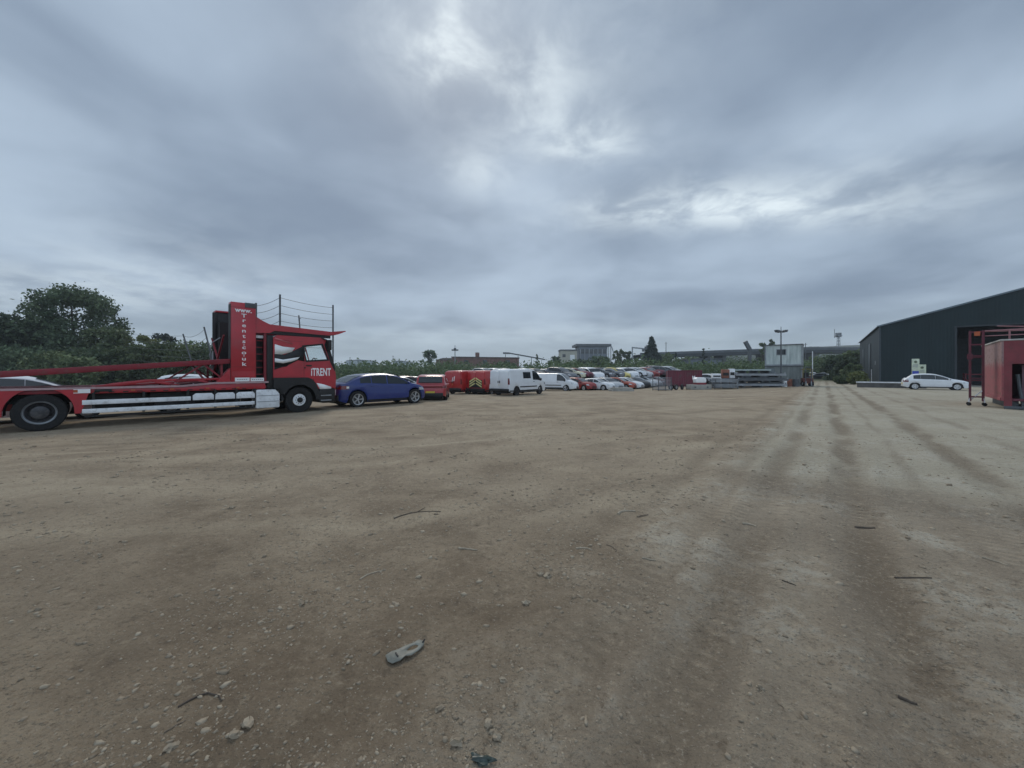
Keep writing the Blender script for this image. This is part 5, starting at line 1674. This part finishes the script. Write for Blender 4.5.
# streaks left by traffic: two directions, warped
warp = nt.m('MULTIPLY', nt.m('SUBTRACT', nt.noise(co, .12, 2), .5), 5.0)
st1 = nt.noise(nt.comb(nt.m('MULTIPLY', nt.m('ADD', u, warp), .10), nt.m('MULTIPLY', nt.m('ADD', v, nt.m('MULTIPLY', warp, .35)), 1.5), 0.0), 1.0, 5, .6)
w2 = nt.m('ADD', nt.m('MULTIPLY', X[0], math.cos(R(22))), nt.m('MULTIPLY', X[1], math.sin(R(22))))
w3 = nt.m('SUBTRACT', nt.m('MULTIPLY', X[0], math.sin(R(22))), nt.m('MULTIPLY', X[1], math.cos(R(22))))
st2 = nt.noise(nt.comb(nt.m('MULTIPLY', w2, .12), nt.m('MULTIPLY', nt.m('ADD', w3, warp), 1.3), 4.0), 1.0, 5, .6)
lane = nt.ramp(nt.m('ADD', v, nt.m('MULTIPLY', nt.m('SUBTRACT', mid_, .5), 1.5)), -1.9, -.6)     # trafficked strip
streak = nt.mix(lane, st2, st1)
c = nt.mix(nt.ramp(mid_, .30, .72), (.198, .152, .104), (.365, .298, .212))
c = nt.mix(nt.m('MULTIPLY', nt.ramp(big, .42, .62), .5), c, (.375, .318, .236))
c = nt.mix(nt.m('MULTIPLY', nt.ramp(streak, .50, .74), .5), c, (.455, .390, .285))
c = nt.mix(nt.m('MULTIPLY', nt.ramp(streak, .46, .28), .55), c, (.180, .137, .092))
# grey concrete hardstanding at the track
edge = nt.m('MULTIPLY', nt.m('SUBTRACT', mid_, .5), 2.2)
slab = nt.m('MULTIPLY', nt.ramp(nt.m('ADD', u, edge), 6.0, 9.0), nt.ramp(nt.m('ADD', v, nt.m('MULTIPLY', edge, .4)), -1.35, -.75))
conc = nt.mix(nt.ramp(nt.noise(co, .45, 6, .65), .3, .7), (.330, .295, .225), (.450, .410, .325))
conc = nt.mix(nt.m('MULTIPLY', nt.ramp(fine, .50, .72), .4), conc, (.25, .235, .19))
conc = nt.mix(1.0, conc, (.97, 1.0, 1.0), 'MULTIPLY')
c = nt.mix(nt.m('MULTIPLY', slab, nt.ramp(nt.m('ADD', big, nt.m('MULTIPLY', fine, .4)), .42, .72)), c, conc)
c = nt.mix(nt.m('MULTIPLY', slab, .5), c, conc)
# worn pale patches showing through in the near lane
pale = nt.m('MULTIPLY', nt.m('MULTIPLY', nt.ramp(nt.m('ADD', nt.m('MULTIPLY', mid_, .6), nt.m('MULTIPLY', fine, .4)), .50, .60), lane), .75)
c = nt.mix(nt.m('MULTIPLY', lane, .3), c, (.34, .315, .265))
c = nt.mix(pale, c, (.42, .395, .335))
# wheel tracks
trk = None
wob = nt.m('MULTIPLY', nt.m('SUBTRACT', nt.noise(nt.comb(nt.m('MULTIPLY', u, .18), 0.0, 0.0), 1.0, 3), .5), .5)
vv = nt.m('ADD', nt.m('ADD', v, wob), nt.m('MULTIPLY', nt.m('SUBTRACT', fine, .5), .12))
for vc, wd, am in ((.35, .24, .62), (1.92, .28, .60), (-.55, .26, .45), (-.98, .13, .30), (1.1, .14, .35), (-1.7, .25, .35), (3.1, .25, .35), (4.3, .3, .3)):
    g = nt.m('MULTIPLY', nt.m('EXPONENT', nt.m('MULTIPLY', nt.m('POWER', nt.m('DIVIDE', nt.m('ABSOLUTE', nt.m('SUBTRACT', vv, vc)), wd), 2.0), -1.0)), am)
    trk = g if trk is None else nt.m('MAXIMUM', trk, g)
trk = nt.m('MULTIPLY', trk, nt.ramp(nt.m('ADD', nt.m('MULTIPLY', nt.noise(nt.comb(nt.m('MULTIPLY', u, .35), v, 0.0), 1.0, 4), .7), nt.m('MULTIPLY', mid_, .3)), .32, .58))
trk = nt.m('MULTIPLY', nt.ramp(trk, .08, .55), .74)
c = nt.mix(trk, c, (.165, .128, .088))
# tread marks pressed across the near lane
rib = nt.m('PINGPONG', nt.m('ADD', nt.m('MULTIPLY', u, 8.5), nt.m('MULTIPLY', fine, .9)), .5)
ribm = nt.m('MULTIPLY', nt.m('MULTIPLY', lane, nt.ramp(nt.noise(nt.comb(nt.m('MULTIPLY', u, .3), nt.m('MULTIPLY', v, 2.2), 2.0), 1.0, 3), .50, .62)), nt.ramp(u, 8.0, 5.0))
c = nt.mix(nt.m('MULTIPLY', nt.m('MULTIPLY', nt.ramp(rib, .30, .12), ribm), .35), c, (.44, .37, .27))
# dark soil band where the dirt meets the hardstanding
band = nt.m('EXPONENT', nt.m('MULTIPLY', nt.m('POWER', nt.m('ABSOLUTE', nt.m('DIVIDE', nt.m('SUBTRACT', nt.m('ADD', u, edge), 6.7), .55)), 2.0), -1.0))
band = nt.m('MULTIPLY', nt.m('MULTIPLY', band, nt.ramp(v, -1.4, -.6)), nt.ramp(v, 4.5, 2.0))
c = nt.mix(nt.m('MULTIPLY', band, .55), c, (.150, .120, .088))
# grit
crm = nt.noise(nt.vm('ADD', co, (3, 7, 1)), 15, 7, .78)
c = nt.mix(nt.m('MULTIPLY', nt.ramp(crm, .53, .66), .6), c, (.42, .36, .265))
c = nt.mix(nt.m('MULTIPLY', nt.ramp(crm, .46, .34), .6), c, (.145, .112, .078))
c = nt.mix(nt.m('MULTIPLY', nt.ramp(fine, .44, .30), .5), c, (.135, .110, .084))
c = nt.mix(nt.m('MULTIPLY', nt.ramp(grit, .57, .70), .6), c, (.45, .41, .34))
c = nt.mix(nt.m('MULTIPLY', nt.ramp(grit, .43, .30), .65), c, (.105, .085, .065))
# far ground turns to rough grass
dist = nt.vm('LENGTH', co)
c = nt.mix(nt.ramp(dist, 75, 110), c, (.06, .075, .035))
hs_ = nt.n('ShaderNodeHueSaturation'); hs_.inputs['Value'].default_value = 1.04; hs_.inputs['Saturation'].default_value = .92; c = nt.mix(1.0, c, (1.005, .965, .90), 'MULTIPLY')
# looser brown soil near the camera, with lens falloff painted into its colour
near_falloff = nt.ramp(nt.m('ADD', nt.m('ADD', X[1], nt.m('MULTIPLY', X[0], .12)), nt.m('MULTIPLY', nt.m('SUBTRACT', mid_, .5), 3.0)), 5.4, 1.8)
c = nt.mix(nt.m('MULTIPLY', nt.m('MULTIPLY', near_falloff, nt.m('SUBTRACT', 1.0, nt.m('MULTIPLY', lane, .45))), .75), c, nt.mix(1.0, c, (.66, .62, .58), 'MULTIPLY'))
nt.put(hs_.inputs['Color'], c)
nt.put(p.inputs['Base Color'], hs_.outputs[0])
nt.put(p.inputs['Roughness'], .95)
p.inputs['Specular IOR Level'].default_value = .25
vo = nt.n('ShaderNodeTexVoronoi'); nt.put(vo.inputs['Vector'], co); vo.inputs['Scale'].default_value = 26
peb = nt.ramp(vo.outputs['Distance'], .42, .12)
peb = nt.m('MULTIPLY', peb, nt.ramp(mid_, .42, .6))
b1 = nt.bump(mid_, .04, .8)
crumb = nt.noise(co, 21, 6, .72)
b2 = nt.bump(crumb, .016, 1.0, nt.bump(fine, .03, 1.0, b1))
b3 = nt.bump(peb, .012, .8, b2)
b4 = nt.bump(grit, .010, 1.0, b3)
nt.put(p.inputs['Normal'], b4)
rr = np.geomspace(.25, 1500, 290)
aa = np.concatenate([np.linspace(R(-70), R(70), 420), np.linspace(R(70), R(290), 60)[1:-1]])
vs = []
for r_ in rr:
    for a in aa:
        x, y = r_ * math.sin(a), r_ * math.cos(a)
        vs.append((x, y, ground_z(x, y)))
na = len(aa)
fs = [(i * na + j, i * na + (j + 1) % na, (i + 1) * na + (j + 1) % na, (i + 1) * na + j) for i in range(len(rr) - 1) for j in range(na)]
fs.append(tuple(range(na)))
m = MB(); m.V = vs; m.F = fs; m.mi = [0] * len(fs)
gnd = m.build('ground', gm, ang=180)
tag(gnd, kind='structure')

# hills on the horizon
hm, nt, p = new_mat('wooded_hill')
co = nt.n('ShaderNodeTexCoord').outputs['Object']
a = nt.noise(co, .05, 8, .7)
nt.put(p.inputs['Base Color'], nt.mix(nt.ramp(a, .35, .68), (.030, .045, .034), (.095, .115, .075)))
p.inputs['Roughness'].default_value = .95
nt.put(p.inputs['Normal'], nt.bump(nt.noise(co, .12, 6, .7), 6.0))
rows = []
for i, dd in enumerate(np.linspace(420, 900, 26)):
    row = []
    for px in np.linspace(-900, 1900, 240):
        x, y = at(px, dd)
        rdg = np.interp(px, [-900, -200, 300, 420, 520, 640, 720, 800, 860, 1000, 1300, 1900], [10, 8, 3, 4, 6, 6, 27, 33, 33, 33, 30, 12])
        f = smooth(420, 560, dd) * (1 - .6 * smooth(600, 900, dd))
        z = -1.5 + rdg * f * 1.22 * (1 + .12 * noise.noise((x * .008, y * .008, 0))) + 1.8 * f * noise.noise((x * .05, y * .05, 3))
        row.append((x, y, z))
    rows.append(row)
m = MB(); m.grid(rows); o = m.build('hills', hm, ang=180); tag(o, kind='structure')

# ------------------------------------------------------------------ loose gravel, stones, sticks
stone_m, nt, p = new_mat('stone')
geo = nt.n('ShaderNodeNewGeometry'); oi = nt.n('ShaderNodeObjectInfo')
co = nt.n('ShaderNodeTexCoord').outputs['Object']
f = nt.m('FRACT', nt.m('ADD', geo.outputs['Random Per Island'], oi.outputs['Random']))
c = nt.mix(f, (.18, .14, .095), (.40, .335, .245))
c = nt.mix(nt.m('MULTIPLY', nt.noise(co, 60, 4), .5), c, (.28, .225, .16))
nt.put(p.inputs['Base Color'], c); p.inputs['Roughness'].default_value = .9
nt.put(p.inputs['Normal'], nt.bump(nt.noise(co, 90, 3), .004))
t_ = (1 + 5 ** .5) / 2
ico = np.array([(-1, t_, 0), (1, t_, 0), (-1, -t_, 0), (1, -t_, 0), (0, -1, t_), (0, 1, t_), (0, -1, -t_), (0, 1, -t_), (t_, 0, -1), (t_, 0, 1), (-t_, 0, -1), (-t_, 0, 1)], float)
ico /= np.linalg.norm(ico[0])
icf = np.array([(0, 11, 5), (0, 5, 1), (0, 1, 7), (0, 7, 10), (0, 10, 11), (1, 5, 9), (5, 11, 4), (11, 10, 2), (10, 7, 6), (7, 1, 8), (3, 9, 4), (3, 4, 2), (3, 2, 6), (3, 6, 8), (3, 8, 9), (4, 9, 5), (2, 4, 11), (6, 2, 10), (8, 6, 7), (9, 8, 1)])
NS = 14000
P = []
while len(P) < NS:
    a = R(-62 + 124 * RNG.random()); d = 1.25 * (15 / 1.25) ** (RNG.random() ** .85)
    x, y = d * math.sin(a), d * math.cos(a)
    uu, v_ = x * CU + y * SU, x * SU - y * CU
    k = .22 + 1.1 * smooth(0, .5, noise.noise((x * .9, y * .9, 9))) + .35 * noise.noise((x * .25, y * .25, 2))
    if v_ > -.9:
        k *= .35
    for vc, wd in ((.35, .3), (1.92, .34), (-.55, .3), (-1.7, .34)):
        k += .55 * math.exp(-((abs(v_ - vc) - wd) / .07) ** 2) * (1 if d < 9 else .3)
    if RNG.random() < k:
        s = (.0030 + .0020 * d ** .8) * (1 / (RNG.random() + .04)) ** .5 * .55
        P.append((x, y, min(s, .035)))
V = np.zeros((NS, 12, 3))
for i, (x, y, s) in enumerate(P):
    q = ico * (1 + .28 * RNG.normal(size=(12, 1)))
    a = RNG.random() * 6.28
    q = q * np.array([s * (.8 + .7 * RNG.random()), s * (.7 + .4 * RNG.random()), s * (.4 + .3 * RNG.random())])
    ca, sa = math.cos(a), math.sin(a)
    V[i, :, 0] = x + q[:, 0] * ca - q[:, 1] * sa
    V[i, :, 1] = y + q[:, 0] * sa + q[:, 1] * ca
    V[i, :, 2] = ground_z(x, y) + s * .02 + q[:, 2]
me = bpy.data.meshes.new('gravel')
nf = NS * 20
me.vertices.add(NS * 12); me.vertices.foreach_set('co', V.ravel())
idx = (icf[None] + (np.arange(NS) * 12)[:, None, None]).ravel()
me.loops.add(nf * 3); me.loops.foreach_set('vertex_index', idx)
me.polygons.add(nf); me.polygons.foreach_set('loop_start', np.arange(0, nf * 3, 3))
me.update(calc_edges=True); me.materials.append(stone_m)
o = bpy.data.objects.new('gravel', me); COL.objects.link(o)
tag(o, 'loose gravel and small stones scattered over the dirt', 'gravel', kind='stuff')

STN = 'larger stones lying on the dirt'
stones = [(458, 745, .030, 'pale rounded stone beside the crumpled green scrap'), (488, 727, .024, 'round stone just above the crumpled green scrap'), (497, 738, .022, 'stone with light top in the small cluster near the crumpled green scrap'), (440, 711, .020, 'small rounded stone in the loose group above the pale rounded stone'), (302, 601, .026, 'pale flat stone on its own on the bare dirt left above the plastic scrap'),
          (526, 603, .030, 'dark brown lump lying alone in the middle of the dirt'), (548, 575, .034, 'pale broken stone in the pair above the dark brown lump'), (540, 573, .030, 'brown stone of the pair above the dark brown lump'), (232, 508, .035, 'light stone lying alone far out on the dirt'), (247, 724, .032, 'grey stone among the little heap near the dark curved stick'), (236, 735, .026, 'darker stone of the little heap near the dark curved stick'),
          (264, 534, .028, 'small dark clod on the smooth dirt left of the twig'), (760, 692, .018, 'dark chip of stone on the wheel track'), (172, 747, .026, 'angular dark clod below the short pale stick'), (503, 682, .020, 'small stone right of the plastic scrap'), (596, 540, .024, 'pale stone chip just below the pale wood splinters')]
for i, (px, py, s, lb) in enumerate(stones):
    x, y, z = G(px, py)
    m = MB(); m.blob((0, 0, 0), (s * .95, s * .75, s * .55), i, 2, .9)
    mt = stone_m
    o = m.build('stone', mt, ang=20, loc=(x, y, z + s * .16), rz=i * 1.3)
    tag(o, lb, 'stone', STN)
STK = 'sticks and splinters on the dirt'
sticks = [(178, 705, 222, 699, .016, 'darkwood', .02, 'dark curved stick lying near the bottom of the dirt'), (164, 731, 186, 718, .014, 'wood', 0, 'short pale stick below the dark curved stick'), (459, 546, 477, 549, .022, 'palewood', 0, 'flat pale wood splinter with dark end above the stones'), (360, 576, 386, 567, .018, 'palewood', .01, 'thin pale stick lying alone above the plastic scrap'), (394, 518, 441, 512, .014, 'darkwood', .03, 'long thin dark twig lying across the dirt'),
          (982, 558, 1008, 566, .02, 'palewood', 0, 'thin pale stick near the edge of the wheel tracks'), (895, 576, 932, 581, .022, 'darkwood', 0, 'dark flat strip lying across the wheel track'), (855, 524, 875, 526, .028, 'darkwood', 0, 'short dark strip on the track further up'), (618, 514, 636, 511, .03, 'palewood', .02, 'pale forked wood splinter on the dirt by the track'), (637, 516, 648, 514, .024, 'wood', 0, 'smaller wood chip right next to the pale forked splinter'),
          (576, 548, 592, 550, .02, 'palewood', .01, 'pale splinter below the forked splinter'), (606, 545, 616, 553, .02, 'wood', .01, 'bent wood chip beside the pale splinter'), (642, 560, 656, 561, .018, 'palewood', 0, 'tiny pale stick on the track edge'), (782, 582, 796, 586, .014, 'darkwood', 0, 'thin dark sliver between the wheel tracks'), (898, 694, 917, 700, .026, 'darkwood', 0, 'dark bark chip on the near wheel track'), (776, 703, 786, 714, .01, 'wood', 0, 'slender pale twig on the near track'),
          (660, 508, 668, 516, .02, 'palewood', 0, 'pale chip up the dirt right of the forked splinter'), (742, 522, 756, 525, .03, 'palewood', .01, 'flat pale flake on the track by the soil band')]
for i, (xa, ya, xb, yb, r_, mt, bend, lb) in enumerate(sticks):
    a = Vector(G(xa, ya)); b = Vector(G(xb, yb))
    c0 = (a + b) / 2; L_ = (b - a).length; ang = math.atan2(b.y - a.y, b.x - a.x)
    m = MB()
    n = 7
    pts = []
    for k in range(n):
        s = k / (n - 1) - .5
        gx_, gy_ = c0.x + math.cos(ang) * s * L_, c0.y + math.sin(ang) * s * L_
        pts.append((s * L_, bend * (1 - 4 * s * s) * 3 + .012 * noise.noise((k * 1.1, i * 3.3, 0)), ground_z(gx_, gy_) - c0.z + r_ * .18 + .006 * noise.noise((k, i, 5))))
    rad = r_ * c0.y / 4.5 if c0.y > 2.5 else r_ * .6
    m.tube(pts, rad * .55, 6, rad * .28)
    if i in (4, 8):
        m.tube([pts[3], (pts[3][0] + L_ * .2, pts[3][1] + L_ * .16, pts[3][2] + .012)], rad * .45, 5, rad * .2)
    o = m.build('stick', M[mt], loc=c0, rz=ang)
    for v_ in o.data.vertices:
        pass
    tag(o, lb, 'stick', STK)
# flat grey plastic part
x, y, z = G(405, 651)
t = thing('plastic_scrap', 'flat torn grey plastic car part with oval holes lying on the dirt', 'plastic scrap', (x, y, z + .006), R(38))
bm = MB()
outer = [(-.105, -.012), (-.09, -.045), (-.05, -.052), (-.015, -.040), (.02, -.050), (.07, -.035), (.11, -.015), (.125, .01), (.10, .035), (.06, .030), (.02, .045), (-.03, .040), (-.06, .048), (-.10, .035)]
inner = [(.045 + .034 * math.cos(k) , -.002 + .014 * math.sin(k)) for k in np.linspace(math.pi, 3 * math.pi, 15)[:-1]]
o2 = sorted(range(14), key=lambda i: math.atan2(outer[i][1], outer[i][0] - .03))
ou = [outer[i] for i in o2]; inn = sorted(inner, key=lambda q: math.atan2(q[1], q[0] - .045))
hgt = lambda q: .012 + .010 * noise.noise((q[0] * 18, q[1] * 18, 2)) + .10 * abs(q[1])
vs = [(q[0], q[1], hgt(q)) for q in ou] + [(q[0], q[1], hgt(q) + .004) for q in inn]
bm.add(vs, [(i, (i + 1) % 14, 14 + (i + 1) % 14, 14 + i) for i in range(14)])
pl = surf('grey_green_plastic', (.185, .185, .155), .6, 0, .2, 20, DUST, .7)
o = bm.build('shell', pl, t); sd = o.modifiers.new('thickness', 'SOLIDIFY'); sd.thickness = .004
m = MB(); m.box(-.052, -.046, -.018, .016, .012, .022); m.tube([(.11, .005, .012), (.128, .014, .02)], .005, 6); m.build('clip', M['black'], t)
x, y, z = G(482, 762)
m = MB(); m.blob((0, 0, 0), (.045, .022, .012), 5, 3, .9)
o = m.build('crumpled_scrap', surf('green_black_film', (.035, .05, .042), .35, 0, .4, 40), loc=(x, y, z + .006), rz=-.2)
tag(o, 'crumpled dark green plastic scrap at the bottom of the dirt', 'plastic scrap')

# ------------------------------------------------------------------ air
hz_m = bpy.data.materials.new('haze'); hz_m.use_nodes = True
for n_ in list(hz_m.node_tree.nodes):
    if n_.type == 'BSDF_PRINCIPLED':
        hz_m.node_tree.nodes.remove(n_)
pv_ = hz_m.node_tree.nodes.new('ShaderNodeVolumePrincipled')
pv_.inputs['Color'].default_value = (.86, .93, 1, 1); pv_.inputs['Density'].default_value = HAZE
hz_m.node_tree.links.new(pv_.outputs[0], hz_m.node_tree.nodes['Material Output'].inputs['Volume'])
m = MB(); m.box(-1600, 1600, -1600, 1600, -4, 62); o = m.build('haze', hz_m); tag(o, kind='stuff')

# ------------------------------------------------------------------ sky, sun, camera
w = bpy.data.worlds.new('World'); SC.world = w; w.use_nodes = True
nt = NT(w.node_tree)
bg = w.node_tree.nodes['Background']
SUN_EL, SUN_AZ = 42, -9                     # azimuth measured from +Y towards +X
sky = nt.n('ShaderNodeTexSky', sky_type='NISHITA', sun_disc=False, sun_elevation=R(SUN_EL), sun_rotation=R(SUN_AZ))
dv = nt.n('ShaderNodeTexCoord').outputs['Generated']
D = nt.xyz(dv)
zp = nt.m('ADD', nt.m('MAXIMUM', D[2], 0.0), .14)
pv = nt.comb(nt.m('DIVIDE', D[0], zp), nt.m('DIVIDE', D[1], zp), 0.0)


def cloud_pos(px, py):
    q = Vector((px - CX, F, HY - py)).normalized()
    return q.x / (q.z + .14), q.y / (q.z + .14)


n0 = nt.noise(pv, .42, 2, .45, .3)
n1 = nt.noise(nt.vm('ADD', pv, (3.7, 1.9, 0)), .95, 4, .45, .5)
n2 = nt.noise(nt.vm('ADD', pv, (8.1, 2.2, 0)), 2.6, 5, .5, .4)
den = nt.m('ADD', nt.m('ADD', nt.m('MULTIPLY', n0, .42), nt.m('MULTIPLY', n1, .44)), nt.m('MULTIPLY', n2, .14))
base = nt.mix(nt.ramp(den, .355, .63), lin(126, 142, 162), lin(175, 192, 210))
# thin places in the cloud where daylight comes through
gl = None
for px, py, rx, ry, am in ((445, 45, .13, .13, 1.3), (590, 142, .17, .11, 1.15), (478, 172, .14, .14, .6), (525, 95, .12, .2, .5), (560, 85, .12, .2, .3), (745, 208, .50, .13, 1.2), (640, 216, .5, .16, .6), (850, 190, .6, .22, .55), (520, 20, .4, .4, .35), (100, 292, 1.0, .5, .40), (20, 285, 1.5, .8, .2), (500, 335, 3.0, .5, .3)):
    cx, cy = cloud_pos(px, py)
    dx = nt.m('DIVIDE', nt.m('SUBTRACT', nt.xyz(pv)[0], cx), rx)
    dy = nt.m('DIVIDE', nt.m('SUBTRACT', nt.xyz(pv)[1], cy), ry)
    g = nt.m('MULTIPLY', nt.m('EXPONENT', nt.m('MULTIPLY', nt.m('ADD', nt.m('MULTIPLY', dx, dx), nt.m('MULTIPLY', dy, dy)), -1.0)), am)
    gl = g if gl is None else nt.m('ADD', gl, g)
n3 = nt.noise(nt.vm('ADD', pv, (1.1, 5.2, 0)), 5.0, 6, .6, .4)
hole = nt.m('MULTIPLY', gl, nt.ramp(nt.m('ADD', nt.m('MULTIPLY', n3, .6), nt.m('MULTIPLY', n2, .4)), .38, .62))
hole = nt.m('ADD', nt.m('MULTIPLY', hole, .60), nt.m('MULTIPLY', gl, .16), clamp=True)
cloud = nt.mix(hole, base, lin(228, 240, 246))
# band of paler air low down
low = nt.ramp(D[2], .16, .0)
cloud = nt.mix(nt.m('MULTIPLY', low, .6), cloud, lin(180, 198, 208))
# added fill: unseen sky behind the camera brightened to light the near-facing sides
thin = nt.m('ADD', 1.0, nt.m('MULTIPLY', nt.ramp(D[1], 0.0, -.7), .8))
cloud = nt.mix(1.0, cloud, nt.comb(thin, thin, thin), 'MULTIPLY')
cloud = nt.mix(1.0, cloud, (10, 10, 10), 'MULTIPLY')
fin = nt.mix(.94, sky.outputs[0], cloud)
nt.put(bg.inputs[0], fin)
bg.inputs[1].default_value = .1

sl = bpy.data.lights.new('sun', 'SUN'); sl.energy = 1.2; sl.angle = R(18); sl.color = (1, .93, .82)
so = bpy.data.objects.new('sun', sl); COL.objects.link(so)
dirv = Vector((math.sin(R(SUN_AZ)) * math.cos(R(SUN_EL)), math.cos(R(SUN_AZ)) * math.cos(R(SUN_EL)), math.sin(R(SUN_EL))))
so.rotation_euler = (-dirv).to_track_quat('-Z', 'Y').to_euler()

cam = bpy.data.cameras.new('camera'); co_ = bpy.data.objects.new('camera', cam); COL.objects.link(co_)
co_.location = (0, 0, H); co_.rotation_euler = (R(90), 0, 0)
cam.sensor_width = 36; cam.lens = F / 1024 * 36; cam.shift_y = -(384 - HY) / 1024
cam.clip_start = .05; cam.clip_end = 6000
SC.camera = co_
SC.view_settings.view_transform = 'Standard'; SC.view_settings.look = 'None'
SC.view_settings.exposure = .1; SC.view_settings.gamma = 1; SC.view_settings.use_curve_mapping = False
SC.cycles.max_bounces = 6; SC.cycles.transparent_max_bounces = 8
SC.cycles.use_denoising = True
